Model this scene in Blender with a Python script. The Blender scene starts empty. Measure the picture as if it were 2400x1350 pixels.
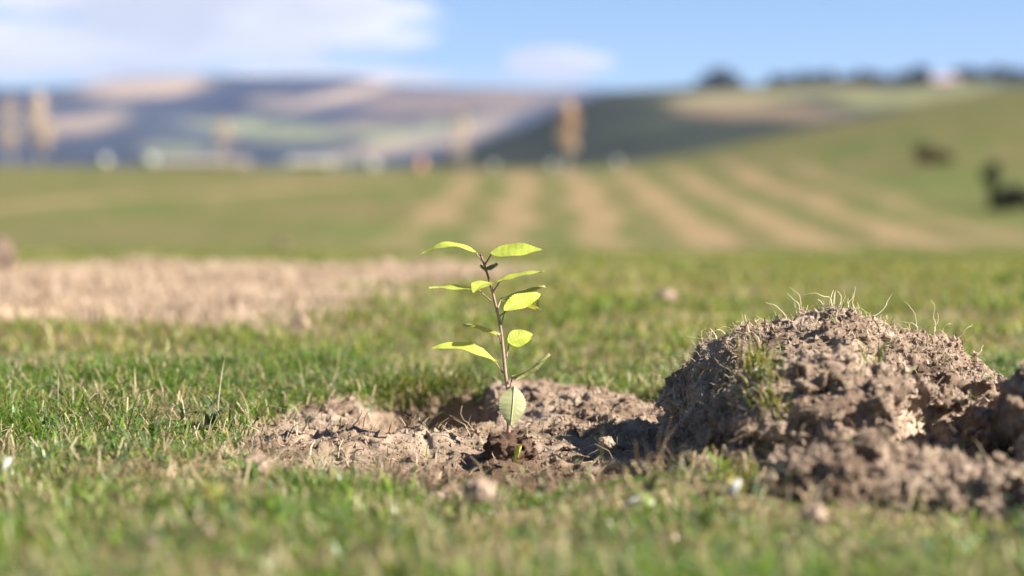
import bpy, math, random
import numpy as np
from mathutils import Vector

# ------------------------------------------------------------------ camera, sky, sun, exposure
rng = np.random.default_rng(7)
random.seed(7)
scene = bpy.context.scene
COL = scene.collection

FOCUS = 2.333           # metres to the seedling
K = 36.0 / 70.0 / 2400  # slope of one photo pixel (70 mm lens)
CAM_H = 0.280           # lens height above the turf
HORIZON = 450           # photo row of the level line

cam_d = bpy.data.cameras.new('camera')
cam = bpy.data.objects.new('camera', cam_d)
COL.objects.link(cam)
cam.location = (0, 0, CAM_H)
cam.rotation_euler = (math.radians(90), 0, 0)
cam_d.lens = 70
cam_d.sensor_width = 36
cam_d.shift_y = -(675 - HORIZON) / 2400
cam_d.clip_start = 0.05
cam_d.clip_end = 40000
cam_d.dof.use_dof = True
cam_d.dof.focus_distance = FOCUS
cam_d.dof.aperture_fstop = 2.6
scene.camera = cam

SUN_DIR = Vector((0.84, -0.24, 0.60)).normalized()
sun_d = bpy.data.lights.new('sun', 'SUN')
sun_d.energy = 5.0
sun_d.angle = math.radians(0.53)
sun_d.color = (1.0, 0.92, 0.80)
sun = bpy.data.objects.new('sun', sun_d)
COL.objects.link(sun)
sun.rotation_euler = SUN_DIR.to_track_quat('Z', 'Y').to_euler()

world = bpy.data.worlds.new('World')
scene.world = world
world.use_nodes = True


def build_world():
    nt = world.node_tree
    nt.nodes.clear()
    N = nt.nodes.new
    L = nt.links.new
    out = N('ShaderNodeOutputWorld')
    sky = N('ShaderNodeTexSky')
    sky.sky_type = 'NISHITA'
    sky.sun_disc = False
    sky.sun_elevation = math.asin(SUN_DIR.z)
    sky.sun_rotation = math.atan2(SUN_DIR.x, SUN_DIR.y)
    sky.altitude = 3000
    sky.air_density = 1.0
    sky.dust_density = 0.9
    sky.ozone_density = 3.0
    bg = N('ShaderNodeBackground')
    bg.inputs[1].default_value = 0.045
    L(sky.outputs[0], bg.inputs[0])

    def math_n(op, a, b=None, c=None):
        n = N('ShaderNodeMath')
        n.operation = op
        for i, v in enumerate((a, b, c)):
            if v is None:
                continue
            if isinstance(v, (int, float)):
                n.inputs[i].default_value = v
            else:
                L(v, n.inputs[i])
        return n.outputs[0]

    tc = N('ShaderNodeTexCoord')
    sep = N('ShaderNodeSeparateXYZ')
    L(tc.outputs['Generated'], sep.inputs[0])
    az = math_n('ARCTAN2', sep.outputs[0], sep.outputs[1])
    el = math_n('ARCSINE', sep.outputs[2])
    comb = N('ShaderNodeCombineXYZ')
    L(math_n('MULTIPLY', az, 7.0), comb.inputs[0])
    L(math_n('MULTIPLY', el, 26.0), comb.inputs[1])
    noise = N('ShaderNodeTexNoise')
    noise.inputs['Scale'].default_value = 2.1
    noise.inputs['Detail'].default_value = 7
    noise.inputs['Roughness'].default_value = 0.56
    noise.inputs['Distortion'].default_value = 0.3
    L(comb.outputs[0], noise.inputs['Vector'])
    nf = noise.outputs[0]
    big = N('ShaderNodeTexNoise')
    big.inputs['Scale'].default_value = 0.55
    big.inputs['Detail'].default_value = 2
    L(comb.outputs[0], big.inputs['Vector'])

    def blob(az0, el0, ra, re):
        a = math_n('DIVIDE', math_n('SUBTRACT', az, az0), ra)
        e = math_n('DIVIDE', math_n('SUBTRACT', el, el0), re)
        r = math_n('ADD', math_n('MULTIPLY', a, a), math_n('MULTIPLY', e, e))
        return math_n('MAXIMUM', math_n('SUBTRACT', 1.0, r), -1.0)

    def A(px):
        return math.atan((px - 1200) * K)

    def E(row):
        return math.atan((HORIZON - row) * K)
    b1 = blob(A(600), E(52), 0.098, 0.0190)
    b2 = blob(A(20), E(125), 0.125, 0.0165)
    b3 = blob(A(1315), E(150), 0.034, 0.0105)
    b4 = blob(A(820), E(180), 0.10, 0.0075)
    b5 = blob(A(300), E(-40), 0.14, 0.020)
    m = math_n('MAXIMUM', b1, b2)
    m = math_n('MAXIMUM', m, b5)
    m = math_n('MAXIMUM', m, math_n('SUBTRACT', b3, 0.15))
    m = math_n('MAXIMUM', m, math_n('SUBTRACT', b4, 0.45))
    # the cloud field goes on all round the sky
    glob = math_n('MULTIPLY', math_n('SUBTRACT', big.outputs[0], 0.74), 7.0)
    inview = math_n('MULTIPLY', math_n('LESS_THAN', math_n('ABSOLUTE', az), 0.40), math_n('LESS_THAN', el, 0.20))
    glob = math_n('SUBTRACT', glob, math_n('MULTIPLY', inview, 4.0))
    m = math_n('MAXIMUM', m, glob)
    dens = math_n('ADD', math_n('MULTIPLY', m, 0.95), math_n('MULTIPLY', math_n('SUBTRACT', nf, 0.5), 2.3))
    mr = N('ShaderNodeMapRange')
    mr.interpolation_type = 'SMOOTHSTEP'
    mr.inputs['From Min'].default_value = -0.10
    mr.inputs['From Max'].default_value = 0.38
    L(dens, mr.inputs['Value'])
    noise2 = N('ShaderNodeTexNoise')
    noise2.inputs['Scale'].default_value = 1.3
    noise2.inputs['Detail'].default_value = 4
    mp = N('ShaderNodeMapping')
    mp.inputs['Location'].default_value = (3.1, 0.35, 0)
    L(comb.outputs[0], mp.inputs['Vector'])
    L(mp.outputs[0], noise2.inputs['Vector'])
    cr = N('ShaderNodeValToRGB')
    cr.color_ramp.elements[0].position = 0.36
    cr.color_ramp.elements[0].color = (0.70, 0.72, 0.79, 1)
    cr.color_ramp.elements[1].position = 0.62
    cr.color_ramp.elements[1].color = (1.0, 1.0, 0.99, 1)
    L(noise2.outputs[0], cr.inputs[0])
    bgc = N('ShaderNodeBackground')
    bgc.inputs[1].default_value = 0.345
    L(cr.outputs[0], bgc.inputs[0])
    mix = N('ShaderNodeMixShader')
    L(math_n('MULTIPLY', mr.outputs[0], 0.93), mix.inputs[0])
    L(bg.outputs[0], mix.inputs[1])
    L(bgc.outputs[0], mix.inputs[2])
    L(mix.outputs[0], out.inputs[0])


build_world()
scene.view_settings.view_transform = 'Standard'
scene.view_settings.look = 'None'
scene.view_settings.gamma = 1.0
scene.view_settings.exposure = 1.72
scene.render.engine = 'CYCLES'
scene.cycles.max_bounces = 8
scene.cycles.diffuse_bounces = 2
scene.cycles.transmission_bounces = 4
scene.cycles.volume_bounces = 0
scene.cycles.use_denoising = True


# ------------------------------------------------------------------ small tools
def W(px, row, Y):
    """Point at distance Y along the direction of a photo pixel."""
    return np.array([(px - 1200) * K * Y, Y, CAM_H - (row - HORIZON) * K * Y])


def hash3(ix, iy, iz, seed):
    h = (ix.astype(np.int64) * 374761393 + iy.astype(np.int64) * 668265263 + iz.astype(np.int64) * 2147483647 + seed * 1274126177) & 0xFFFFFFFF
    h = ((h ^ (h >> 13)) * 1274126177) & 0xFFFFFFFF
    h = ((h ^ (h >> 16)) * 2246822519) & 0xFFFFFFFF
    return h ^ (h >> 15)


def vnoise(x, y, z, seed=0):
    """Value noise in -1..1."""
    ix, iy, iz = np.floor(x), np.floor(y), np.floor(z)
    fx, fy, fz = x - ix, y - iy, z - iz
    fx = fx * fx * fx * (fx * (fx * 6 - 15) + 10)
    fy = fy * fy * fy * (fy * (fy * 6 - 15) + 10)
    fz = fz * fz * fz * (fz * (fz * 6 - 15) + 10)
    r = 0
    for dx in (0, 1):
        for dy in (0, 1):
            for dz in (0, 1):
                v = (hash3(ix + dx, iy + dy, iz + dz, seed) & 0xFFFF) / 32767.5 - 1
                r = r + v * (fx if dx else 1 - fx) * (fy if dy else 1 - fy) * (fz if dz else 1 - fz)
    return r


def fbm(x, y, z, octaves=4, seed=0, gain=0.5):
    r, a, t = 0, 1.0, 0
    for o in range(octaves):
        r = r + a * vnoise(x + 17.3 * o, y - 9.1 * o, z + 5.7 * o, seed + o)
        t += a
        a *= gain
        x, y, z = x * 2.03, y * 2.03, z * 2.03
    return r / t


def worley(x, y, z, seed=0):
    """Distance to the nearest jittered cell point (0..~1)."""
    ix, iy, iz = np.floor(x), np.floor(y), np.floor(z)
    best = np.full(np.shape(x), 9.0)
    for dx in (-1, 0, 1):
        for dy in (-1, 0, 1):
            for dz in (-1, 0, 1):
                cx, cy, cz = ix + dx, iy + dy, iz + dz
                h = hash3(cx, cy, cz, seed)
                px = cx + (h & 1023) / 1023.0
                py = cy + ((h >> 10) & 1023) / 1023.0
                pz = cz + ((h >> 20) & 1023) / 1023.0
                d = (px - x) ** 2 + (py - y) ** 2 + (pz - z) ** 2
                best = np.minimum(best, d)
    return np.sqrt(best)


def warp(x, y, z, amp, size, seed):
    u, v, w = x / size, y / size, z / size
    return x + amp * vnoise(u, v, w, seed), y + amp * vnoise(u + 31, v, w, seed + 1), z + amp * vnoise(u, v + 47, w, seed + 2)


def smooth(a, b, x):
    t = np.clip((x - a) / (b - a), 0, 1)
    return t * t * (3 - 2 * t)


def mesh_np(name, verts, faces_flat, sizes, mat=None, parent=None, smooth_shade=True, col=None, uv=None):
    """Fast mesh from numpy: faces_flat = loop vertex indices, sizes = loops per face."""
    verts = np.asarray(verts, dtype=np.float32)
    faces_flat = np.asarray(faces_flat, dtype=np.int32).ravel()
    sizes = np.asarray(sizes, dtype=np.int32)
    me = bpy.data.meshes.new(name)
    me.vertices.add(len(verts))
    me.vertices.foreach_set('co', verts.ravel())
    me.loops.add(len(faces_flat))
    me.loops.foreach_set('vertex_index', faces_flat)
    me.polygons.add(len(sizes))
    starts = np.concatenate(([0], np.cumsum(sizes)[:-1])).astype(np.int32)
    me.polygons.foreach_set('loop_start', starts)
    me.polygons.foreach_set('loop_total', sizes)
    me.polygons.foreach_set('use_smooth', np.full(len(sizes), smooth_shade))
    if col is not None:
        at = me.color_attributes.new('col', 'FLOAT_COLOR', 'POINT')
        c = np.ones((len(verts), 4), dtype=np.float32)
        c[:, :3] = col
        at.data.foreach_set('color', c.ravel())
    if uv is not None:
        lay = me.uv_layers.new(name='UVMap')
        lay.data.foreach_set('uv', np.asarray(uv, dtype=np.float32)[faces_flat].ravel())
    me.update(calc_edges=True)
    me.validate()
    if mat:
        me.materials.append(mat)
    o = bpy.data.objects.new(name, me)
    COL.objects.link(o)
    if parent:
        o.parent = parent
    return o


def empty(name, loc, label=None, cat=None, group=None):
    o = bpy.data.objects.new(name, None)
    COL.objects.link(o)
    o.location = loc
    tag(o, label, cat, group)
    return o


def tag(o, label=None, cat=None, group=None, kind=None):
    for k_, v in (('label', label), ('category', cat), ('group', group), ('kind', kind)):
        if v:
            o[k_] = v
    return o


def tube_data(pts, radii, sides=6, cap=True):
    pts = np.asarray(pts, float)
    n = len(pts)
    radii = np.broadcast_to(radii, (n,))
    tang = np.gradient(pts, axis=0)
    tang /= np.linalg.norm(tang, axis=1)[:, None] + 1e-12
    ref = np.array([0.31, 0.92, 0.22])
    v = []
    for i in range(n):
        a = np.cross(tang[i], ref)
        if np.linalg.norm(a) < 1e-3:
            a = np.cross(tang[i], [1, 0, 0])
        a /= np.linalg.norm(a)
        b = np.cross(tang[i], a)
        for s in range(sides):
            t = 2 * math.pi * s / sides
            v.append(pts[i] + radii[i] * (a * math.cos(t) + b * math.sin(t)))
    f, sz = [], []
    for i in range(n - 1):
        for s in range(sides):
            s2 = (s + 1) % sides
            f += [i * sides + s, i * sides + s2, (i + 1) * sides + s2, (i + 1) * sides + s]
            sz.append(4)
    if cap:
        f += list(range(sides))[::-1]
        sz.append(sides)
        f += [(n - 1) * sides + s for s in range(sides)]
        sz.append(sides)
    return np.array(v), np.array(f), np.array(sz)


def join_data(parts):
    V, F, S, off = [], [], [], 0
    for v, f, s in parts:
        V.append(v)
        F.append(np.asarray(f).ravel() + off)
        S.append(s)
        off += len(v)
    return np.concatenate(V), np.concatenate(F), np.concatenate(S)


def box_data(x0, x1, y0, y1, z0, z1):
    v = np.array([[x, y, z] for z in (z0, z1) for y in (y0, y1) for x in (x0, x1)], float)
    f = [0, 2, 3, 1, 4, 5, 7, 6, 0, 1, 5, 4, 2, 6, 7, 3, 0, 4, 6, 2, 1, 3, 7, 5]
    return v, np.array(f), np.full(6, 4)


def surface_nets(x0, x1, y0, y1, z0, z1, h, f):
    """Iso-surface f(x,y,z)=0 (inside negative) on a grid of step h: returns verts, quad loops, sizes."""
    xs, ys, zs = np.arange(x0, x1, h), np.arange(y0, y1, h), np.arange(z0, z1, h)
    g = np.meshgrid(xs, ys, zs, indexing='ij')
    V = f(*g)
    nx, ny, nz = V.shape
    s = V < 0
    c = [s[dx:nx - 1 + dx, dy:ny - 1 + dy, dz:nz - 1 + dz] for dx in (0, 1) for dy in (0, 1) for dz in (0, 1)]
    cnt = sum(a.astype(np.int8) for a in c)
    act = (cnt > 0) & (cnt < 8)
    idx = -np.ones(act.shape, dtype=np.int64)
    ci = np.argwhere(act)
    idx[act] = np.arange(len(ci))
    acc = np.zeros((len(ci), 3))
    num = np.zeros(len(ci))
    corners = [(a, b, d) for a in (0, 1) for b in (0, 1) for d in (0, 1)]
    for i in range(8):
        for j in range(i + 1, 8):
            a, b = np.array(corners[i]), np.array(corners[j])
            if np.abs(a - b).sum() != 1:
                continue
            va = V[ci[:, 0] + a[0], ci[:, 1] + a[1], ci[:, 2] + a[2]]
            vb = V[ci[:, 0] + b[0], ci[:, 1] + b[1], ci[:, 2] + b[2]]
            m = (va < 0) != (vb < 0)
            t = np.where(m, va / np.where(m, va - vb, 1), 0)
            acc += np.where(m[:, None], a + t[:, None] * (b - a), 0)
            num += m
    vert = (ci + acc / num[:, None]) * h + np.array([x0, y0, z0])
    quads = []
    for ax in range(3):
        o1, o2 = [(1, 2), (2, 0), (0, 1)][ax]
        sl_a = [slice(1, n - 1) for n in V.shape]
        sl_b = [slice(1, n - 1) for n in V.shape]
        sl_a[ax] = slice(0, V.shape[ax] - 1)
        sl_b[ax] = slice(1, V.shape[ax])
        A_, B_ = s[tuple(sl_a)], s[tuple(sl_b)]
        e = np.argwhere(A_ != B_)
        if not len(e):
            continue
        flip = B_[e[:, 0], e[:, 1], e[:, 2]]
        base = e + 1
        base[:, ax] -= 1

        def at(d1, d2):
            q = base.copy()
            q[:, o1] += d1
            q[:, o2] += d2
            return idx[q[:, 0], q[:, 1], q[:, 2]]
        q = np.stack([at(-1, -1), at(0, -1), at(0, 0), at(-1, 0)], axis=1)
        q[flip] = q[flip][:, ::-1]
        quads.append(q)
    q = np.concatenate(quads)
    q = q[(q >= 0).all(axis=1)]
    return vert, q.ravel(), np.full(len(q), 4)


# ------------------------------------------------------------------ materials
def new_mat(name):
    m = bpy.data.materials.new(name)
    m.use_nodes = True
    nt = m.node_tree
    return m, nt, nt.nodes['Principled BSDF'], nt.nodes['Material Output']


def noise_node(nt, scale, detail=4, rough=0.55, coord='Object', vec=None):
    n = nt.nodes.new('ShaderNodeTexNoise')
    n.inputs['Scale'].default_value = scale
    n.inputs['Detail'].default_value = detail
    n.inputs['Roughness'].default_value = rough
    if vec is None:
        tc = nt.nodes.new('ShaderNodeTexCoord')
        vec = tc.outputs[coord]
    nt.links.new(vec, n.inputs['Vector'])
    return n


def ramp(nt, fac, stops):
    r = nt.nodes.new('ShaderNodeValToRGB')
    while len(r.color_ramp.elements) < len(stops):
        r.color_ramp.elements.new(0.5)
    for e, (p, c) in zip(r.color_ramp.elements, stops):
        e.position = p
        e.color = (*c, 1)
    nt.links.new(fac, r.inputs[0])
    return r


def soil_mat(name, dark, mid, light, scale=60, bump=0.9, wet=False):
    m, nt, b, out = new_mat(name)
    n1 = noise_node(nt, scale, 6, 0.6)
    n2 = noise_node(nt, scale * 0.16, 3)
    mx = nt.nodes.new('ShaderNodeMath')
    mx.operation = 'MULTIPLY_ADD'
    mx.inputs[1].default_value = 0.42
    nt.links.new(n1.outputs[0], mx.inputs[0])
    hf = nt.nodes.new('ShaderNodeMath')
    hf.operation = 'MULTIPLY'
    hf.inputs[1].default_value = 0.62
    nt.links.new(n2.outputs[0], hf.inputs[0])
    nt.links.new(hf.outputs[0], mx.inputs[2])
    r = ramp(nt, mx.outputs[0], [(0.34, dark), (0.48, mid), (0.62, light)])
    if wet:
        a = nt.nodes.new('ShaderNodeAttribute')
        a.attribute_name = 'col'
        mu = nt.nodes.new('ShaderNodeMix')
        mu.data_type = 'RGBA'
        mu.blend_type = 'MULTIPLY'
        mu.inputs[0].default_value = 1
        nt.links.new(r.outputs[0], mu.inputs[6])
        nt.links.new(a.outputs['Color'], mu.inputs[7])
        nt.links.new(mu.outputs[2], b.inputs['Base Color'])
    else:
        nt.links.new(r.outputs[0], b.inputs['Base Color'])
    b.inputs['Roughness'].default_value = 0.97
    b.inputs['Specular IOR Level'].default_value = 0.12
    nb = noise_node(nt, scale * 5, 8, 0.75)
    bp = nt.nodes.new('ShaderNodeBump')
    bp.inputs['Strength'].default_value = bump
    bp.inputs['Distance'].default_value = 0.004
    nt.links.new(nb.outputs[0], bp.inputs['Height'])
    nt.links.new(bp.outputs[0], b.inputs['Normal'])
    return m


def attr_mat(name, rough=0.6, translucent=0.0, spec=0.3, tint=(1, 1, 1)):
    """Colour comes from the mesh's own colour attribute."""
    m, nt, b, out = new_mat(name)
    a = nt.nodes.new('ShaderNodeAttribute')
    a.attribute_name = 'col'
    nt.links.new(a.outputs['Color'], b.inputs['Base Color'])
    b.inputs['Roughness'].default_value = rough
    b.inputs['Specular IOR Level'].default_value = spec
    if translucent:
        t = nt.nodes.new('ShaderNodeBsdfTranslucent')
        mu = nt.nodes.new('ShaderNodeMix')
        mu.data_type = 'RGBA'
        mu.blend_type = 'MULTIPLY'
        mu.inputs[0].default_value = 1
        mu.inputs[7].default_value = (*tint, 1)
        nt.links.new(a.outputs['Color'], mu.inputs[6])
        nt.links.new(mu.outputs[2], t.inputs['Color'])
        mx = nt.nodes.new('ShaderNodeMixShader')
        mx.inputs[0].default_value = translucent
        nt.links.new(b.outputs[0], mx.inputs[1])
        nt.links.new(t.outputs[0], mx.inputs[2])
        nt.links.new(mx.outputs[0], out.inputs['Surface'])
    return m


def plain_mat(name, color, rough=0.6, var=0.15, scale=12, spec=0.3):
    m, nt, b, out = new_mat(name)
    n = noise_node(nt, scale, 4)
    lo = tuple(c * (1 - var) for c in color)
    hi = tuple(min(1, c * (1 + var)) for c in color)
    r = ramp(nt, n.outputs[0], [(0.3, lo), (0.7, hi)])
    nt.links.new(r.outputs[0], b.inputs['Base Color'])
    b.inputs['Roughness'].default_value = rough
    b.inputs['Specular IOR Level'].default_value = spec
    return m


M_SOIL = soil_mat('dry_soil', (0.10, 0.068, 0.047), (0.245, 0.178, 0.128), (0.37, 0.285, 0.215), wet=True)
M_DRY = soil_mat('dry_lump', (0.20, 0.14, 0.10), (0.32, 0.235, 0.175), (0.46, 0.35, 0.27))
M_CLOD = soil_mat('clod_soil', (0.11, 0.077, 0.055), (0.295, 0.217, 0.162), (0.44, 0.345, 0.265), 70)
M_CLOD_DAMP = soil_mat('clod_face', (0.11, 0.077, 0.055), (0.295, 0.217, 0.162), (0.44, 0.345, 0.265), 70, wet=True)
M_BROWN = soil_mat('brown_lump', (0.07, 0.048, 0.036), (0.13, 0.092, 0.07), (0.19, 0.14, 0.11))
M_MOIST = soil_mat('moist_soil', (0.055, 0.032, 0.022), (0.095, 0.058, 0.040), (0.15, 0.098, 0.07), 110)
M_GRASS = attr_mat('grass_blade', 0.38, 0.38, 0.40, (1.15, 1.15, 0.55))
M_GRASS_FAR = attr_mat('pasture_blade', 0.5, 0.36, 0.22, (1.15, 1.15, 0.55))
M_STRAW = attr_mat('straw', 0.7, 0.2, 0.25)
M_ROOT = attr_mat('root_fibre', 0.8, 0.0, 0.2)
M_CROWN = attr_mat('tree_leaf', 0.6, 0.25, 0.25)
M_PALE = plain_mat('pale_bark', (0.36, 0.30, 0.24), 0.9, 0.3, 8)
M_BARK = plain_mat('bark', (0.16, 0.11, 0.075), 0.9, 0.3, 8)


# ------------------------------------------------------------------ the lie of the land
_py = np.array([-60, 0, 8.2, 10, 20, 35, 45, 50, 60, 80, 100, 128, 150, 180, 300, 1000, 12000])
_pz = np.array([0, 0, 0.0, -0.025, -0.29, -0.71, -0.99, -1.08, -1.12, -0.22, 0.66, 1.75, 2.05, 1.1, -3.0, -10, -20])


def land(X, Y):
    """Terrain height, without the dug patch."""
    s = np.linspace(-0.04, 0.04, 5)
    z = sum(np.interp(Y * (1 + a), _py, _pz) for a in s) / len(s)
    sp = np.log1p(np.exp(np.clip((X - 8.5) / 2.2, -30, 30))) * 2.2
    sp = 62 * np.tanh(sp / 62)
    rise = smooth(46, 150, Y) * (1 - 0.75 * smooth(170, 600, Y))
    z = z + 0.225 * sp * rise
    sl = np.log1p(np.exp(np.clip((-X - 6) / 3, -30, 30))) * 3
    z = z + 0.006 * np.minimum(sl, 60) * smooth(60, 130, Y) * (1 - smooth(170, 500, Y))
    z = z + 0.010 * vnoise(X * 1.7, Y * 1.7, 0 * X, 3) + 0.006 * vnoise(X * 6, Y * 6, 0 * X, 4)
    near = 1 - smooth(7, 14, Y)
    lump = vnoise(X * 3.1 + 4, Y * 3.1, 0 * X, 6) * 0.016 + vnoise(X * 9, Y * 9 + 3, 0 * X, 7) * 0.007
    z = z + lump * near * (1 - np.exp(-(((X - 0.1) / 0.55) ** 2 + ((Y - 2.3) / 0.5) ** 2)))
    z = z + 0.10 * vnoise(X * 0.12, Y * 0.12, 0 * X + 2, 5) * smooth(12, 50, Y)
    return z


def patch(X, Y):
    """1 inside the dug bare patch round the seedling, 0 on turf."""
    dx = (X + 0.03) / np.where(X < -0.03, 0.305, 0.31)
    dy = (Y - 2.43) / np.where(Y < 2.43, 0.585, 0.47)
    r = np.sqrt(dx * dx + dy * dy) + 0.13 * fbm(X * 9, Y * 9, 0 * X, 3, 21)
    return 1 - smooth(0.86, 1.08, r)


def dry_strip(X, Y):
    n = 0.42 * fbm(X * 1.6, Y * 1.6, 0 * X, 5, 31, 0.6)
    front = 4.15 - 0.45 * smooth(-1.0, -0.1, X)
    a = smooth(front - 0.15, front + 0.25, Y + n) * (1 - smooth(6.95, 7.3, Y + n))
    b = 1 - smooth(-0.55, -0.15, X + 0.9 * n + 0.16 * (5.2 - Y))
    return a * b


def graded(a, b, step, grow, lo, hi):
    """Coordinates, even with STEP inside a..b and widening outward to lo and hi."""
    mid = list(np.arange(a, b, step))
    up, s, v = [], step, b
    while v < hi:
        up.append(v)
        s *= grow
        v += s
    up.append(hi)
    dn, s, v = [], step, a - step
    while v > lo:
        dn.append(v)
        s *= grow
        v -= s
    dn.append(lo)
    return np.array(dn[::-1] + mid + up)


def build_ground():
    xs = graded(-0.9, 0.9, 0.026, 1.065, -9000, 9000)
    ys = graded(1.2, 3.3, 0.026, 1.042, -60, 9000)
    X, Y = np.meshgrid(xs, ys, indexing='ij')
    Z = land(X, Y) - 0.06 * smooth(0.05, 0.5, patch(X, Y)) - 0.14 * hole(X, Y)
    nx, ny = X.shape
    v = np.stack([X, Y, Z], -1).reshape(-1, 3)
    i = np.arange(nx * ny).reshape(nx, ny)
    f = np.stack([i[:-1, :-1], i[1:, :-1], i[1:, 1:], i[:-1, 1:]], -1).reshape(-1, 4)
    bare = np.clip(patch(X, Y) + 0.92 * dry_strip(X, Y), 0, 1).reshape(-1)
    o = mesh_np('ground', v, f, np.full(len(f), 4), M_GROUND, None, True, np.stack([bare, bare * 0, bare * 0], -1))
    tag(o, 'grassy paddock with bare strips and mown planting rows rising to a low crest', None, None, 'structure')
    return o


def ground_material():
    m, nt, b, out = new_mat('paddock')
    L = nt.links.new
    tc = nt.nodes.new('ShaderNodeTexCoord')
    sep = nt.nodes.new('ShaderNodeSeparateXYZ')
    L(tc.outputs['Object'], sep.inputs[0])
    X, Y = sep.outputs[0], sep.outputs[1]

    def mt(op, a, b_=None, c=None, clamp=False):
        n = nt.nodes.new('ShaderNodeMath')
        n.operation = op
        n.use_clamp = clamp
        for i, v in enumerate((a, b_, c)):
            if v is None:
                continue
            if isinstance(v, (int, float)):
                n.inputs[i].default_value = v
            else:
                L(v, n.inputs[i])
        return n.outputs[0]

    def ss(v, lo, hi):
        n = nt.nodes.new('ShaderNodeMapRange')
        n.interpolation_type = 'SMOOTHSTEP'
        n.inputs['From Min'].default_value = lo
        n.inputs['From Max'].default_value = hi
        L(v, n.inputs['Value'])
        return n.outputs[0]

    def mixc(f, a, c):
        n = nt.nodes.new('ShaderNodeMix')
        n.data_type = 'RGBA'
        L(f, n.inputs[0])
        for s_, v in ((6, a), (7, c)):
            if isinstance(v, tuple):
                n.inputs[s_].default_value = (*v, 1)
            else:
                L(v, n.inputs[s_])
        return n.outputs[2]
    nfar = noise_node(nt, 0.09, 5, 0.6, 'Object')
    nmid = noise_node(nt, 0.8, 5, 0.6, 'Object')
    nnear = noise_node(nt, 35, 4, 0.6, 'Object')
    # green sward: bright and dull patches
    g = ramp(nt, nmid.outputs[0], [(0.3, (0.080, 0.088, 0.028)), (0.5, (0.106, 0.105, 0.040)), (0.7, (0.150, 0.122, 0.060))])
    gf = ramp(nt, nfar.outputs[0], [(0.36, (0.78, 0.98, 0.7)), (0.62, (1.16, 1.02, 1.1))])
    mul = nt.nodes.new('ShaderNodeMix')
    mul.data_type = 'RGBA'
    mul.blend_type = 'MULTIPLY'
    mul.inputs[0].default_value = 1
    L(g.outputs[0], mul.inputs[6])
    L(gf.outputs[0], mul.inputs[7])
    green = mul.outputs[2]
    # planting rows
    xr = mt('SUBTRACT', X, mt('MULTIPLY', mt('SUBTRACT', Y, 62.0), 0.016))
    wob = noise_node(nt, 0.06, 2, 0.5, 'Object')
    xr = mt('ADD', xr, mt('MULTIPLY', mt('SUBTRACT', wob.outputs[0], 0.5), 3.2))
    s = mt('SUBTRACT', 0.5, mt('MULTIPLY', mt('COSINE', mt('MULTIPLY', mt('SUBTRACT', xr, 1.25), 2 * math.pi / 2.95)), 0.5))
    map_ = nt.nodes.new('ShaderNodeMapping')
    map_.inputs['Scale'].default_value = (1, 0.3, 1)
    L(tc.outputs['Object'], map_.inputs[0])
    rn = noise_node(nt, 0.7, 4, 0.6, vec=map_.outputs[0])
    s = ss(mt('ADD', s, mt('MULTIPLY', mt('SUBTRACT', rn.outputs[0], 0.5), 1.5)), 0.24, 0.80)
    reg = mt('MULTIPLY', mt('MULTIPLY', ss(X, -5.5, -2.0), mt('SUBTRACT', 1.0, ss(X, 12.5, 17.5))), ss(Y, 16, 40))
    far_end = ss(mt('ADD', Y, mt('MULTIPLY', mt('MAXIMUM', mt('SUBTRACT', X, 6.0), 0), 0.5)), 108, 132)
    reg = mt('MULTIPLY', reg, mt('SUBTRACT', 1.0, far_end))
    patchy = ss(nfar.outputs[0], 0.25, 0.6)
    reg = mt('MULTIPLY', reg, mt('ADD', 0.55, mt('MULTIPLY', patchy, 0.4)))
    rows = mt('MULTIPLY', s, reg)
    d = mt('ABSOLUTE', mt('SUBTRACT', mt('MULTIPLY', mt('ADD', X, 19.0), 0.887), mt('MULTIPLY', mt('SUBTRACT', Y, 80.0), 0.461)))
    band = mt('SUBTRACT', 1.0, ss(d, 0.5, 2.6))
    band = mt('MULTIPLY', band, mt('MULTIPLY', ss(X, -30, -22), mt('SUBTRACT', 1.0, ss(X, -9, -4))))
    rows = mt('MAXIMUM', rows, mt('MULTIPLY', band, 0.75))
    blotch = mt('MULTIPLY', ss(rn.outputs[0], 0.56, 0.72), mt('MULTIPLY', ss(Y, 30, 45), 0.45))
    rows = mt('MAXIMUM', rows, mt('MULTIPLY', blotch, mt('SUBTRACT', 1.0, ss(Y, 120, 140))))
    tan = ramp(nt, nmid.outputs[0], [(0.3, (0.19, 0.135, 0.070)), (0.7, (0.25, 0.18, 0.10))])
    c1 = mixc(rows, green, tan.outputs[0])
    # thatch and soil under the turf close by
    under = ramp(nt, nnear.outputs[0], [(0.35, (0.10, 0.085, 0.042)), (0.65, (0.21, 0.165, 0.09))])
    near = mt('SUBTRACT', 1.0, ss(Y, 5.0, 9.0))
    c2 = mixc(near, c1, under.outputs[0])
    at = nt.nodes.new('ShaderNodeAttribute')
    at.attribute_name = 'col'
    sepc = nt.nodes.new('ShaderNodeSeparateColor')
    L(at.outputs['Color'], sepc.inputs[0])
    n3 = noise_node(nt, 5, 5, 0.6, 'Object')
    bare = ramp(nt, n3.outputs[0], [(0.32, (0.27, 0.19, 0.13)), (0.5, (0.42, 0.31, 0.22)), (0.68, (0.53, 0.41, 0.30))])
    c3 = mixc(sepc.outputs[0], c2, bare.outputs[0])
    L(c3, b.inputs['Base Color'])
    b.inputs['Roughness'].default_value = 0.95
    b.inputs['Specular IOR Level'].default_value = 0.1
    bp = nt.nodes.new('ShaderNodeBump')
    bp.inputs['Strength'].default_value = 0.5
    bp.inputs['Distance'].default_value = 0.01
    L(nnear.outputs[0], bp.inputs['Height'])
    L(bp.outputs[0], b.inputs['Normal'])
    return m


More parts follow.
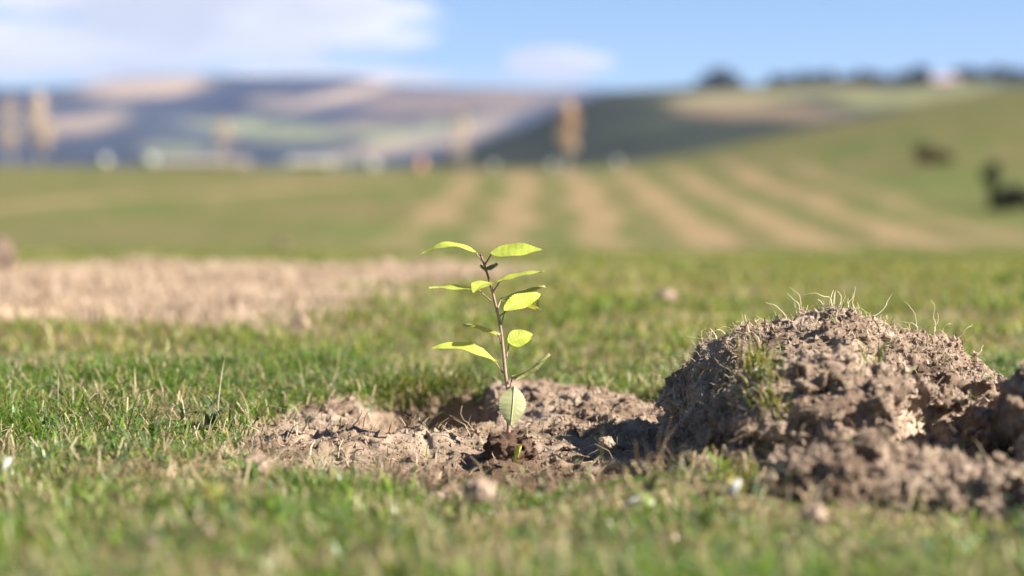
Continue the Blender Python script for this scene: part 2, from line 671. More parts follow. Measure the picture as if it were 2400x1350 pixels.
def hole(X, Y):
    r = np.sqrt(((X + 0.114) / 0.096) ** 2 + ((Y - 2.665) / 0.220) ** 2) + 0.10 * vnoise(X * 22, Y * 22, 0 * X, 61)
    return 1 - smooth(0.70, 1.02, r)


M_GROUND = ground_material()
build_ground()


def soil_height(X, Y):
    z = -0.017 + 0 * X
    z = z - 0.016 * np.exp(-(((X - 0.02) / 0.17) ** 2 + ((Y - 2.22) / 0.16) ** 2))
    z = z + 0.024 * np.exp(-(((X - 0.026) / 0.062) ** 2 + ((Y - 2.78) / 0.15) ** 2))
    z = z + 0.020 * np.exp(-(((X - 0.12) / 0.09) ** 2 + ((Y - 2.62) / 0.20) ** 2))
    z = z + 0.018 * np.exp(-(((X + 0.125) / 0.07) ** 2 + ((Y - 2.36) / 0.06) ** 2))
    z = z + 0.010 * np.exp(-(((X + 0.235) / 0.030) ** 2 + ((Y - 2.66) / 0.16) ** 2))
    z = z + 0.012 * np.exp(-(((X + 0.020) / 0.035) ** 2 + ((Y - 2.84) / 0.09) ** 2))
    z = z - 0.165 * hole(X, Y)
    z = z - 0.09 * (1 - smooth(0.02, 0.34, patch(X, Y)))
    return z


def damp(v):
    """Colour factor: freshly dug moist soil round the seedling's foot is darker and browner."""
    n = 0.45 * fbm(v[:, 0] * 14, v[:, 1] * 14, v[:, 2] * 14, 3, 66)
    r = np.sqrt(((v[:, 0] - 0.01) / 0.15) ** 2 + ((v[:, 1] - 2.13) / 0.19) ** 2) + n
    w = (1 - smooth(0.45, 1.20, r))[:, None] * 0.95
    deep = smooth(-0.035, -0.10, v[:, 2])[:, None] * 0.5  # soil colour also gets darker with depth in the hollow
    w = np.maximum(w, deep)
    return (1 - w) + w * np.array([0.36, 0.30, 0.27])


def build_loose_soil():
    def f(x, y, z):
        h = soil_height(x[:, :, 0], y[:, :, 0])
        d = (z - h[:, :, None]) * 0.8
        near = np.abs(d) < 0.045
        px, py, pz = x[near], y[near], z[near]
        n = 0.010 * fbm(px / 0.05, py / 0.05, pz / 0.05, 4, 71, 0.6)
        px, py, pz = warp(px, py, pz, 0.010, 0.022, 72)
        w = worley(px / 0.026, py / 0.034, pz / 0.018, 73)
        n += (0.010 + 0.006 * smooth(2.45, 2.7, py)) * (0.5 - w)
        w2 = worley(px / 0.0105, py / 0.013, pz / 0.008, 74)
        n += 0.0048 * (0.5 - w2)
        d[near] -= n
        return d
    v, q, s = surface_nets(-0.40, 0.34, 1.76, 3.02, -0.20, 0.07, 0.0037, f)
    keep = (patch(v[:, 0], v[:, 1]) > 0.01)
    qq = q.reshape(-1, 4)
    qq = qq[keep[qq].all(axis=1)]
    used = np.unique(qq)
    remap = -np.ones(len(v), int)
    remap[used] = np.arange(len(used))
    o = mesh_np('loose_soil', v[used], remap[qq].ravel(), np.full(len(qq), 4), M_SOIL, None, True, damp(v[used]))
    tag(o, 'bare crumbly dug soil with a shadowed hollow around the seedling', 'soil', None, 'stuff')
    return v[used]


SOIL_V = build_loose_soil()


# ------------------------------------------------------------------ upturned clods
def ell(c, r):
    c, r = np.array(c, float), np.array(r, float)

    def d(x, y, z):
        k0 = np.sqrt(((x - c[0]) / r[0]) ** 2 + ((y - c[1]) / r[1]) ** 2 + ((z - c[2]) / r[2]) ** 2)
        return (k0 - 1) * r.min() * 1.15
    return d


def clod(name, bodies, cuts, step, mat, seed, amp=1.0, ksm=0.014, zmin=-0.02, planes=()):
    lo = np.array([np.array(c) - np.array(r) for c, r in bodies]).min(0) - 0.045
    hi = np.array([np.array(c) + np.array(r) for c, r in bodies]).max(0) + 0.045
    lo[2] = max(lo[2], zmin)
    fs = [ell(c, r) for c, r in bodies]
    cs = [ell(c, r) for c, r in cuts]

    def f(x, y, z):
        acc = 0
        for g in fs:
            acc = acc + np.exp(-np.clip(g(x, y, z) / ksm, -40, 40))
        d = -ksm * np.log(acc + 1e-20)
        for (q0, nn) in planes:
            nn = np.array(nn) / np.linalg.norm(nn)
            d = np.maximum(d, (x - q0[0]) * nn[0] + (y - q0[1]) * nn[1] + (z - q0[2]) * nn[2])
        for g in cs:
            d = np.maximum(d, -g(x, y, z))
        near = np.abs(d) < 0.045
        px, py, pz = x[near], y[near], z[near]
        n = 0.017 * amp * fbm(px / 0.055, py / 0.055, pz / 0.055, 4, seed, 0.6) + 0.014 * amp * vnoise(px / 0.10, py / 0.10, pz / 0.10, seed + 8)
        px, py, pz = warp(px, py, pz, 0.011, 0.022, seed + 2)
        vary = 1 + 0.75 * vnoise(px / 0.045, py / 0.045, pz / 0.045, seed + 11)
        n += 0.020 * amp * vary * (0.48 - worley(px / 0.029, py / 0.029, pz / 0.024, seed + 3))
        n += 0.009 * amp * (0.5 - worley(px / 0.0115, py / 0.0115, pz / 0.0095, seed + 5))
        d[near] -= n
        d = np.maximum(d, zmin + 0.004 - z)
        return d
    v, q, s = surface_nets(lo[0], hi[0], lo[1], hi[1], lo[2] - 2 * step, hi[2], step, f)
    return v, q, s


def roots(name, bases, dirs, lengths, radius, parent, colr, seg=8, wob=0.35, label=None):
    parts, cols = [], []
    r_ = np.random.default_rng(len(bases) * 13 + 5)
    for b, d, l in zip(bases, dirs, lengths):
        p = np.array(b, float)
        d = np.array(d, float)
        d /= np.linalg.norm(d) + 1e-9
        pts = [p - d * 0.004]
        for i in range(seg):
            d = d + r_.normal(0, wob, 3)
            d /= np.linalg.norm(d)
            p = p + d * l / seg
            pts.append(p.copy())
        ra = radius * r_.uniform(0.7, 1.35)
        t = tube_data(pts, np.linspace(ra, ra * 0.45, seg + 1), 4, False)
        parts.append(t)
        c = np.array(colr) * r_.uniform(0.7, 1.2)
        cols.append(np.tile(c, (len(t[0]), 1)))
    v, f, s = join_data(parts)
    o = mesh_np(name, v, f, s, M_ROOT, parent, True, np.concatenate(cols))
    o['kind'] = 'stuff'
    return o


def crumb_data(points, sizes, seed, simple=False):
    """Many small lumpy grains: an uneven eight-cornered stone each."""
    r_ = np.random.default_rng(seed)
    base = np.array([[1, 0, 0], [-1, 0, 0], [0, 1, 0], [0, -1, 0], [0, 0, 1], [0, 0, -1],
                     [.6, .6, .6], [-.6, .6, .6], [.6, -.6, .6], [-.6, -.6, .6], [.6, .6, -.6], [-.6, .6, -.6], [.6, -.6, -.6], [-.6, -.6, -.6]])
    faces = []
    for sx in (1, -1):
        for sy in (1, -1):
            for sz in (1, -1):
                a, b, c = (0 if sx > 0 else 1), (2 if sy > 0 else 3), (4 if sz > 0 else 5)
                k_ = 6 + (0 if sx > 0 else 1) + (0 if sy > 0 else 2) + (0 if sz > 0 else 4)
                tri = [(a, b, k_), (b, c, k_), (c, a, k_)]
                if sx * sy * sz < 0:
                    tri = [t[::-1] for t in tri]
                faces += tri
    if simple:
        base = base[:6]
        faces = [(0, 2, 4), (2, 1, 4), (1, 3, 4), (3, 0, 4), (2, 0, 5), (1, 2, 5), (3, 1, 5), (0, 3, 5)]
    faces = np.array(faces)
    n = len(points)
    nb = len(base)
    j = r_.uniform(0.65, 1.3, (n, nb, 1))
    st = r_.uniform(0.6, 1.35, (n, 1, 3))
    v = base[None] * j * st * np.asarray(sizes)[:, None, None]
    ang = r_.uniform(0, 6.28, n)
    ca, sa = np.cos(ang)[:, None], np.sin(ang)[:, None]
    v = np.stack([v[..., 0] * ca - v[..., 1] * sa, v[..., 0] * sa + v[..., 1] * ca, v[..., 2]], -1)
    v = v + np.asarray(points)[:, None, :]
    f = faces[None] + (np.arange(n) * nb)[:, None, None]
    return v.reshape(-1, 3), f.reshape(-1), np.full(n * len(faces), 3)


def top_points(v, n, seed, cond=None):
    r_ = np.random.default_rng(seed)
    idx = np.arange(len(v))
    if cond is not None:
        idx = idx[cond]
    return v[r_.choice(idx, n)]


def blotch(v):
    """Colour factor: damp brown patches and dusty pale crust on a clod."""
    n = fbm(v[:, 0] / 0.07, v[:, 1] / 0.07, v[:, 2] / 0.07, 4, 391)
    w = smooth(0.02, 0.35, n)[:, None] * 0.75
    p = smooth(0.05, 0.40, -n)[:, None] * 0.22
    return ((1 - w) + w * np.array([0.50, 0.44, 0.41])) * (1 + p)


ROOTC = (0.46, 0.36, 0.25)

# --- the tall clod beside the seedling
MAIN = [((.270, 2.30, .045), (.085, .14, .064)), ((.325, 2.33, .055), (.085, .13, .076)), ((.388, 2.35, .072), (.080, .11, .064)),
        ((.475, 2.31, .050), (.080, .10, .064)), ((.520, 2.28, .040), (.045, .09, .058)),
        ((.268, 2.12, .020), (.080, .14, .062)), ((.352, 2.11, .030), (.09, .15, .070)), ((.440, 2.16, .012), (.09, .13, .056)),
        ((.165, 2.20, .000), (.070, .085, .020)), ((.205, 2.22, .012), (.06, .12, .046))]
MAIN_CUT = [((.455, 2.000, .046), (.066, .125, .066)), ((.205, 2.02, .012), (.055, .085, .034))]
MAIN_PLANES = [((.232, 2.30, .085), (-.78, -.12, .60)), ((.30, 1.985, .02), (-.22, -.90, .40)), ((.388, 2.34, .138), (-.30, -.10, 1.0)), ((.430, 2.32, .122), (.42, -.12, 1.0))]
v, q, s = clod('turf_clod', MAIN, MAIN_CUT, 0.0031, M_CLOD, 101, planes=MAIN_PLANES)
base = np.array([.36, 2.22, 0.0])
main_clod = empty('upturned_turf_clod', base, 'tall upturned clod of dry brown soil fringed with fine roots beside the seedling', 'soil clod')
mesh_np('soil_body', v - base, q, s, M_CLOD_DAMP, main_clod, True, blotch(v))
MAIN_V = v
r_ = np.random.default_rng(5)
ridge = v[(v[:, 2] > 0.085) & (v[:, 1] > 2.26)]
b1 = ridge[r_.choice(len(ridge), 900)]
d1 = r_.normal(0, 0.55, (900, 3)) + np.array([0, 0, 0.8])
roots('root_fuzz', b1 - base, d1, r_.uniform(0.006, 0.018, 900), 0.00050, main_clod, ROOTC, 5, 0.5)
hi_pts = [W(1870, 738, 2.33), W(1840, 745, 2.33), W(1790, 770, 2.31), W(1760, 775, 2.33), W(1722, 795, 2.33), W(1700, 825, 2.3), W(1880, 740, 2.35),
          W(1925, 735, 2.35), W(1950, 728, 2.35), W(1975, 725, 2.34), W(1990, 727, 2.36), W(2010, 730, 2.34), W(2040, 745, 2.35), W(2060, 752, 2.33),
          W(2155, 770, 2.31), W(2190, 772, 2.3), W(2210, 772, 2.31), W(2245, 778, 2.3), W(2300, 820, 2.26), W(2080, 758, 2.34), W(1650, 860, 2.27)]
hd = [(-.1, 0, 1), (-.5, 0, .9), (-.8, 0, .9), (-.7, 0, .7), (-.9, 0, .35), (-.8, 0, .8), (.1, -.2, 1), (.2, 0, 1), (.3, 0, 1), (.1, 0, 1), (-.1, .1, 1), (.2, 0, 1),
      (.9, 0, .7), (.7, 0, .8), (-.35, 0, 1), (-.1, 0, 1), (.3, 0, 1), (.8, 0, .7), (.9, 0, .5), (.9, 0, .2), (-.7, 0, .4)]
hl = [.035, .030, .04, .03, .032, .03, .03, .025, .042, .03, .024, .03, .04, .03, .042, .045, .03, .035, .03, .03, .02]
def skyline(px_):
    r0 = HORIZON + (CAM_H - MAIN_V[:, 2]) / (K * MAIN_V[:, 1])
    m = (np.abs(1200 + MAIN_V[:, 0] / (K * MAIN_V[:, 1]) - px_) < 5) & (MAIN_V[:, 1] > 2.2)
    return MAIN_V[m][np.argmin(r0[m])]


hi_pts = [skyline(1200 + p[0] / (K * p[1])) for p in hi_pts]
roots('long_root', [p - base for p in hi_pts] + [p - base + r_.normal(0, .004, 3) for p in hi_pts[2:16]],
      [np.array(d) for d in hd] + [np.array(d) + r_.normal(0, .4, 3) for d in hd[2:16]], [x * r_.uniform(0.6, 1.25) for x in hl] + [x * r_.uniform(0.4, 0.8) for x in hl[2:16]], 0.00055, main_clod, (0.60, 0.50, 0.35), 14, 0.24)
left = v[(v[:, 0] < 0.27) & (v[:, 2] > 0.002)]
b2 = left[r_.choice(len(left), 700)]
d2 = r_.normal(0, 0.5, (700, 3)) + np.array([-0.7, -0.25, 0.1])
roots('root_mat', b2 - base, d2, r_.uniform(0.008, 0.026, 700), 0.00042, main_clod, (0.36, 0.28, 0.2), 6, 0.45)
cp = top_points(v, 17000, 11, v[:, 2] > 0.0)
cv, cf, cs_ = crumb_data(cp - base, r_.gamma(2.0, 0.0006, 17000) + 0.0006, 12, True)
tag(mesh_np('soil_crumbs', cv, cf, cs_, M_CLOD, main_clod, False), kind='stuff')

# --- the block at its side
SIDE = [((.532, 1.985, .060), (.052, .072, .058)), ((.595, 2.03, .058), (.06, .08, .062)), ((.560, 1.93, .015), (.06, .06, .038))]
v, q, s = clod('clod', SIDE, [], 0.0042, M_CLOD, 151)
SIDE_V = v
base = np.array([.54, 1.99, 0.0])
side_clod = empty('soil_block', base, 'rounded block of crumbly soil leaning on the tall clod above a dark hollow', 'soil clod')
mesh_np('soil_body', v - base, q, s, M_CLOD_DAMP, side_clod, True, blotch(v))
cp = top_points(v, 4000, 13, v[:, 2] > 0.0)
cv, cf, cs_ = crumb_data(cp - base, r_.gamma(2.2, 0.0008, 4000) + 0.0007, 14, True)
tag(mesh_np('soil_crumbs', cv, cf, cs_, M_CLOD, side_clod, False), kind='stuff')

# --- the low row in front
FRONT = [((.285, 1.87, .004), (.045, .06, .030)), ((.325, 1.81, .004), (.055, .06, .036)), ((.385, 1.80, -.010), (.060, .075, .036)),
         ((.445, 1.76, -.012), (.065, .07, .038)), ((.515, 1.78, .002), (.07, .08, .044))]
v, q, s = clod('clod', FRONT, [], 0.0042, M_CLOD, 171)
FRONT_V = v
base = np.array([.40, 1.80, 0.0])
front_clod = empty('soil_ridge', base, 'low ridge of broken pale soil lumps lying on the grass before the tall clod', 'soil ridge')
mesh_np('soil_body', v - base, q, s, M_CLOD_DAMP, front_clod, True, blotch(v))
cp = top_points(v, 5000, 15, v[:, 2] > 0.0)
cv, cf, cs_ = crumb_data(cp - base, r_.gamma(2.2, 0.0009, 5000) + 0.0008, 16, True)
tag(mesh_np('soil_crumbs', cv, cf, cs_, M_CLOD, front_clod, False), kind='stuff')

# --- crumbs and root threads on the bare soil
def soil_litter():
    r_ = np.random.default_rng(45)
    p = top_points(SOIL_V, 800, 46, (SOIL_V[:, 2] > -0.05) & (SOIL_V[:, 2] < 0.05))
    p = p[r_.uniform(0, 1, len(p)) < 0.25 + 0.75 * smooth(-0.05, -0.25, p[:, 0])]
    n = len(p)
    c = np.array([[0.46, 0.36, 0.23], [0.52, 0.44, 0.30], [0.30, 0.22, 0.13], [0.11, 0.15, 0.05]])[r_.choice(4, n)]
    o = blades('straw_litter', p + np.array([0, 0, 0.001]), r_.uniform(0.015, 0.05, n), np.full(n, 0.965), r_.uniform(0, 6.283, n), r_.uniform(0.0009, 0.0022, n), c, M_STRAW, 3)
    tag(o, 'bits of straw and torn grass lying on the bare soil', 'straw')


cp = top_points(SOIL_V, 18000, 17, SOIL_V[:, 2] > -0.10)
cv, cf, cs_ = crumb_data(cp, r_.gamma(1.7, 0.0008, 18000) + 0.0006, 18, True)
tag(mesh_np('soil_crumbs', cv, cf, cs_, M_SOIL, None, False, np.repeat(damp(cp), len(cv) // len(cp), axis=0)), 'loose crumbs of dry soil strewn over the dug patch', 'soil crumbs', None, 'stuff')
sp_ = top_points(SOIL_V, 170, 19, (SOIL_V[:, 1] < 2.55) & (SOIL_V[:, 2] > -0.05))
sd = r_.normal(0, 1, (170, 3)) * np.array([1, 0.8, 0.3]) + np.array([0, 0, 0.25])
ro = roots('root_threads', sp_, sd, r_.uniform(0.012, 0.045, 170), 0.0006, None, ROOTC, 8, 0.3)
tag(ro, 'thin pale root threads lying on the dug soil', 'roots')


# --- single clods
def small_clod(px, row, Y, size, label, mat, seed, squash=0.75, z=None):
    c = W(px, row, Y)
    if z is not None:
        c[2] = z
    bodies = [((0, 0, 0), (size, size * .9, size * squash)), ((size * .4, -size * .2, -size * .2), (size * .7, size * .7, size * squash * .7)),
              ((-size * .45, size * .2, -size * .25), (size * .6, size * .6, size * squash * .6))]
    sc = size / 0.05
    lo, hi = -2.0 * size, 2.0 * size
    fs = [ell(a, b_) for a, b_ in bodies]

    def f(x, y, zz):
        d = np.minimum(np.minimum(fs[0](x, y, zz), fs[1](x, y, zz)), fs[2](x, y, zz))
        ax, ay, az = x + c[0], y + c[1], zz + c[2]
        d = d - size * 0.42 * fbm(ax / (size * .8), ay / (size * .8), az / (size * .8), 5, seed, 0.6)
        ax, ay, az = warp(ax, ay, az, size * 0.2, size * 0.4, seed + 1)
        d = d - size * 0.34 * (0.45 - worley(ax / (size * .45), ay / (size * .45), az / (size * .4), seed + 2))
        d = d - size * 0.13 * (0.5 - worley(ax / (size * .17), ay / (size * .17), az / (size * .15), seed + 3))
        return d
    v, q, s = surface_nets(lo, hi, lo, hi, lo, hi, size / 15, f)
    o = mesh_np('soil_clod', v, q, s, mat)
    o.location = c
    tag(o, label, 'soil clod')
    return o


small_clod(1190, 1050, 2.275, 0.0265, 'dark moist clod of soil at the foot of the seedling', M_MOIST, 201, 0.62)
small_clod(1122, 1152, 1.72, 0.0135, 'pale dry clod on the grass in front of the seedling', M_DRY, 203, 0.9, z=0.022)
small_clod(600, 1108, 1.95, 0.013, 'small pale clod at the corner of the bare patch', M_DRY, 205, 0.8, z=0.012)
small_clod(485, 1300, 1.53, 0.0065, 'small pale lump in the turf well before the bare patch', M_DRY, 207, 0.8, z=0.020)
small_clod(355, 1328, 1.48, 0.0065, 'small pale lump beside another out in the turf', M_DRY, 217, 0.8, z=0.020)
small_clod(1905, 1205, 1.66, 0.011, 'broken lump fallen from the low soil ridge', M_DRY, 219, 0.8, z=0.012)
small_clod(1650, 1080, 2.00, 0.013, 'broken clod lying in the shade at the foot of the tall clod', M_CLOD, 221, 0.8, z=0.006)
small_clod(1850, 1085, 1.90, 0.016, 'fallen clod between the tall clod and the low ridge', M_CLOD, 223, 0.8, z=0.008)
small_clod(1420, 1015, 2.28, 0.010, 'crumbly lump on the bare soil between seedling and tall clod', M_DRY, 225, 0.8, z=-0.008)
small_clod(1560, 705, 4.9, 0.030, 'buff lump of soil out on the grass behind the tall clod', M_DRY, 209, 0.7, z=0.02)
small_clod(905, 632, 6.9, 0.026, 'pale clump at the grassy end of the bare strip', M_DRY, 211, 0.9, z=0.025)
small_clod(-8, 625, 6.6, 0.058, 'tall brown lump standing on the bare strip', M_BROWN, 213, 1.4, z=0.055)
small_clod(660, 562, 46, 0.13, 'small brown heap of earth out in the field', M_BROWN, 215, 1.0, z=0.08 + float(land(np.array([-540 * K * 46.]), np.array([46.]))[0]))


# ------------------------------------------------------------------ the seedling
def leaf_material(name, top, vein, trans, tw):
    m, nt, b, out = new_mat(name)
    L = nt.links.new
    uv = nt.nodes.new('ShaderNodeUVMap')
    sep = nt.nodes.new('ShaderNodeSeparateXYZ')
    L(uv.outputs[0], sep.inputs[0])

    def mt(op, a, b_=None):
        n = nt.nodes.new('ShaderNodeMath')
        n.operation = op
        for i, v in enumerate((a, b_)):
            if v is None:
                continue
            if isinstance(v, (int, float)):
                n.inputs[i].default_value = v
            else:
                L(v, n.inputs[i])
        return n.outputs[0]
    av = mt('ABSOLUTE', mt('SUBTRACT', sep.outputs[1], 0.5))
    # side veins sweep forward from the midrib
    ph = mt('FRACT', mt('MULTIPLY', mt('SUBTRACT', sep.outputs[0], mt('MULTIPLY', av, 0.42)), 8.0))
    side = mt('ABSOLUTE', mt('SUBTRACT', ph, 0.5))
    r1 = ramp(nt, side, [(0.0, (1, 1, 1)), (0.085, (0, 0, 0))])
    r2 = ramp(nt, av, [(0.018, (1, 1, 1)), (0.045, (0, 0, 0))])
    vm = mt('MAXIMUM', mt('MULTIPLY', r1.outputs[0], 0.55), r2.outputs[0])
    n = noise_node(nt, 130, 4)
    n2 = noise_node(nt, 28, 3)
    base = ramp(nt, n2.outputs[0], [(0.3, tuple(c * 0.82 for c in top)), (0.7, tuple(c * 1.15 for c in top))])
    mx = nt.nodes.new('ShaderNodeMix')
    mx.data_type = 'RGBA'
    L(vm, mx.inputs[0])
    L(base.outputs[0], mx.inputs[6])
    mx.inputs[7].default_value = (*vein, 1)
    L(mx.outputs[2], b.inputs['Base Color'])
    b.inputs['Roughness'].default_value = 0.42
    b.inputs['Specular IOR Level'].default_value = 0.4
    hgt = mt('ADD', mt('MULTIPLY', vm, -1.0), mt('MULTIPLY', n.outputs[0], 0.5))
    bp = nt.nodes.new('ShaderNodeBump')
    bp.inputs['Strength'].default_value = 0.45
    bp.inputs['Distance'].default_value = 0.0008
    L(hgt, bp.inputs['Height'])
    L(bp.outputs[0], b.inputs['Normal'])
    t = nt.nodes.new('ShaderNodeBsdfTranslucent')
    t.inputs['Color'].default_value = (*trans, 1)
    L(bp.outputs[0], t.inputs['Normal'])
    ms = nt.nodes.new('ShaderNodeMixShader')
    ms.inputs[0].default_value = tw
    L(b.outputs[0], ms.inputs[1])
    L(t.outputs[0], ms.inputs[2])
    L(ms.outputs[0], out.inputs['Surface'])
    return m


M_LEAF = leaf_material('young_leaf', (0.44, 0.51, 0.085), (0.56, 0.62, 0.17), (0.64, 0.70, 0.06), 0.42)
M_LEAF_OLD = leaf_material('mature_leaf', (0.30, 0.33, 0.14), (0.42, 0.46, 0.21), (0.56, 0.54, 0.06), 0.42)
M_LEAF_SAGE = leaf_material('sage_leaf', (0.44, 0.46, 0.24), (0.58, 0.60, 0.33), (0.42, 0.44, 0.12), 0.25)
M_LEAF_DARK = leaf_material('shoot_leaf', (0.07, 0.13, 0.07), (0.14, 0.20, 0.10), (0.12, 0.16, 0.03), 0.3)
M_TOOTH = plain_mat('leaf_tooth', (0.06, 0.045, 0.02), 0.6)
M_PETIOLE = plain_mat('petiole', (0.24, 0.17, 0.11), 0.55, 0.25, 150)
M_STEM = plain_mat('stem_bark', (0.30, 0.20, 0.155), 0.6, 0.35, 110)
M_STEM_TOP = plain_mat('stem_shoot', (0.19, 0.085, 0.065), 0.5, 0.3, 140)

SEED = W(1192, 1012, FOCUS)
seedling = empty('tree_seedling', SEED, 'young tree seedling with serrated yellow green leaves planted in the dug soil', 'seedling')

stem_px = [(1192, 1030), (1192, 1000), (1193, 960), (1192, 925), (1186, 890), (1183, 860), (1179, 820), (1175, 780), (1169, 745), (1160, 708), (1151, 672), (1143, 645), (1136, 622), (1129, 604), (1127, 598)]
stem_pts = np.array([W(a, b_, FOCUS) for a, b_ in stem_px]) - SEED
t_ = np.linspace(0, len(stem_pts) - 1, 60)
sp2 = np.stack([np.interp(t_, np.arange(len(stem_pts)), stem_pts[:, i]) for i in range(3)], 1)
for _ in range(2):
    sp2[1:-1] = (sp2[:-2] + 2 * sp2[1:-1] + sp2[2:]) / 4
rad = np.linspace(0.0026, 0.0011, 60)
rad[-3:] = [0.0010, 0.0007, 0.0003]
cut = 42
vv = tube_data(sp2[:cut + 1], rad[:cut + 1], 10)
mesh_np('stem', *vv, M_STEM, seedling)
vv = tube_data(sp2[cut:], rad[cut:] * 0.99, 10)
o = mesh_np('shoot', *vv, M_STEM_TOP, seedling)
o['label'] = 'reddish brown upper shoot'


def leaf(B, T, Nn, width, arch=0.1, fold=0.1, mat=None, node=None, prad=0.0009, label=None, curl=0.0, torn=False, seed=0, taper=0.88):
    """One serrated leaf from its base B to its tip T (world points), upper side towards Nn, on a petiole from the stem node."""
    B, T = np.array(B, float), np.array(T, float)
    ax = T - B
    Lg = np.linalg.norm(ax)
    a = ax / Lg
    Nn = np.array(Nn, float)
    Nn = Nn - a * Nn.dot(a)
    Nn /= np.linalg.norm(Nn)
    S = np.cross(a, Nn)
    r_ = np.random.default_rng(seed + 900)
    nu, nv, teeth = 60, 11, 15
    us = np.linspace(0, 1, nu + 1)
    verts, uvs = [], []
    ph = r_.uniform(0, 6.28)
    for u in us:
        w = (math.sin(math.pi * min(1, u ** taper))) ** 0.82 * (1 - 0.18 * u)
        saw = (u * teeth) % 1.0
        for j in range(nv):
            vv_ = -1 + 2 * j / (nv - 1)
            ww = w * width
            if abs(vv_) > 0.99 and 0.04 < u < 0.97:
                ww *= 0.93 + 0.19 * saw
            bend = arch * Lg * math.sin(math.pi * u) - curl * Lg * u * u
            und = 0.012 * Lg * math.sin(u * 13 + ph + vv_ * 1.5) * abs(vv_)
            q_ = 0.5 * (math.cos(u * 8.0 * 2 * math.pi - abs(vv_) * 1.7) * 0.004 * Lg * abs(vv_) * (1 - abs(vv_)) * 4)
            p = B + ax * u + Nn * (bend + fold * width * (abs(vv_) ** 1.5) + und + q_) + S * vv_ * ww
            verts.append(p)
            uvs.append((u, 0.5 + 0.5 * vv_))
    verts = np.array(verts)
    f = []
    for i in range(nu):
        for j in range(nv - 1):
            if torn and i > nu * 0.62:
                lim = 0.5 + 0.4 * math.sin(i * 0.5)
                if j < 3 and i > nu * 0.75 and lim > 0.35:
                    continue
                if i > nu * 0.86 and j > 7:
                    continue
            f.append((i * nv + j, i * nv + j + 1, (i + 1) * nv + j + 1, (i + 1) * nv + j))
    f = np.array(f)
    lf = mesh_np('leaf', verts - SEED, f, np.full(len(f), 4), mat or M_LEAF, seedling, True, None, np.array(uvs))
    if label:
        lf['label'] = label
    # midrib under the blade
    mid = verts.reshape(nu + 1, nv, 3)[:, nv // 2] - Nn * 0.0004 - SEED
    mesh_np('midrib', *tube_data(mid[:int(nu * 0.9)], np.linspace(0.0006, 0.0002, int(nu * 0.9)), 5), M_RIB, lf)
    # dark glands at the tips of the teeth
    tv = []
    for side in (0, nv - 1):
        for k_ in range(1, teeth):
            i = int((k_ / teeth) * nu - 0.01)
            p = verts[i * nv + side]
            out_ = p - verts[i * nv + nv // 2]
            out_ /= np.linalg.norm(out_) + 1e-9
            tv.append(p + out_ * 0.0002)
    cv_, cf_, cs2 = crumb_data(np.array(tv) - SEED, np.full(len(tv), 0.00042), seed + 3)
    tg = mesh_np('leaf_glands', cv_, cf_, cs2, M_TOOTH, lf, False)
    tg['kind'] = 'stuff'
    if node is not None:
        node = np.array(node, float)
        m_ = (node + B) / 2
        sag = np.array([0, 0, -0.10 * np.linalg.norm(B - node)])
        pts = []
        for t in np.linspace(0, 1, 9):
            e = B + a * 0.002
            pts.append((1 - t) ** 2 * node + 2 * t * (1 - t) * (m_ + sag) + t * t * e)
        mesh_np('petiole', *tube_data(np.array(pts) - SEED, np.linspace(prad * 1.25, prad * 0.75, 9), 7), M_PETIOLE, lf)
    return lf


M_RIB = plain_mat('midrib', (0.40, 0.42, 0.15), 0.5, 0.15, 100)


def P(px, row, dy=0.0):
    return W(px, row, FOCUS + dy)


UP = np.array([0, 0, 1.0])


def tilt(front, right=0.0):
    """Leaf normal: up, leaning towards the viewer by FRONT degrees and to +X by RIGHT degrees."""
    return np.array([math.sin(math.radians(right)), -math.sin(math.radians(front)), math.cos(math.radians(front))])


px = 0.0005
leaf(P(1119, 594), P(988, 596, -.004), tilt(13), 26 * px, 0.16, 0.10, M_LEAF, P(1130, 612), seed=1)
leaf(P(1149, 594), P(1273, 586, -.006), tilt(38), 26 * px, 0.05, 0.05, M_LEAF, P(1134, 624), 0.0011, seed=2)
leaf(P(1137, 633, .004), P(1168, 620, .008), tilt(-40), 9 * px, -0.12, 0.5, M_LEAF_DARK, P(1137, 634), 0.0005, 'small dark unfolding leaf', seed=3)
leaf(P(1138, 634, .002), P(1124, 623, .006), tilt(-25), 7 * px, -0.05, 0.5, M_LEAF_DARK, P(1138, 636), 0.0005, 'small dark unfolding leaf', seed=4)
leaf(P(1167, 661), P(1276, 638, .006), tilt(9), 24 * px, 0.04, 0.12, M_LEAF, P(1154, 686), seed=5)
leaf(P(1126, 680), P(1005, 676, .004), tilt(11), 23 * px, 0.03, 0.08, M_LEAF, P(1152, 706), seed=6)
leaf(P(1150, 664, -.006), P(1109, 688, -.050), tilt(40, -12), 27 * px, 0.10, 0.10, M_LEAF, P(1152, 673), seed=7)
leaf(P(1172, 700, .016), P(1276, 668, .060), tilt(-34), 24 * px, 0.03, -0.25, M_LEAF_OLD, P(1163, 730), 0.0011, 'dull leaf showing its underside', seed=8)
leaf(P(1181, 728, -.026), P(1268, 689, .014), tilt(48), 25 * px, 0.06, 0.05, M_LEAF, P(1175, 758), seed=9)
leaf(P(1212, 698, .010), P(1270, 728, .024), tilt(-48), 23 * px, 0.10, 0.1, M_LEAF_OLD, P(1170, 742), 0.0009, 'torn drooping leaf with brown ragged tip', torn=True, seed=10)
leaf(P(1173, 782, -.003), P(1088, 757, .020), tilt(-24), 21 * px, 0.05, -0.3, M_LEAF_OLD, P(1173, 806), 0.0009, 'dull leaf showing its underside', seed=11)
leaf(P(1191, 803, .006), P(1252, 784, .016), tilt(58, -14), 26 * px, 0.06, 0.12, M_LEAF, P(1187, 838), seed=12, taper=0.72)
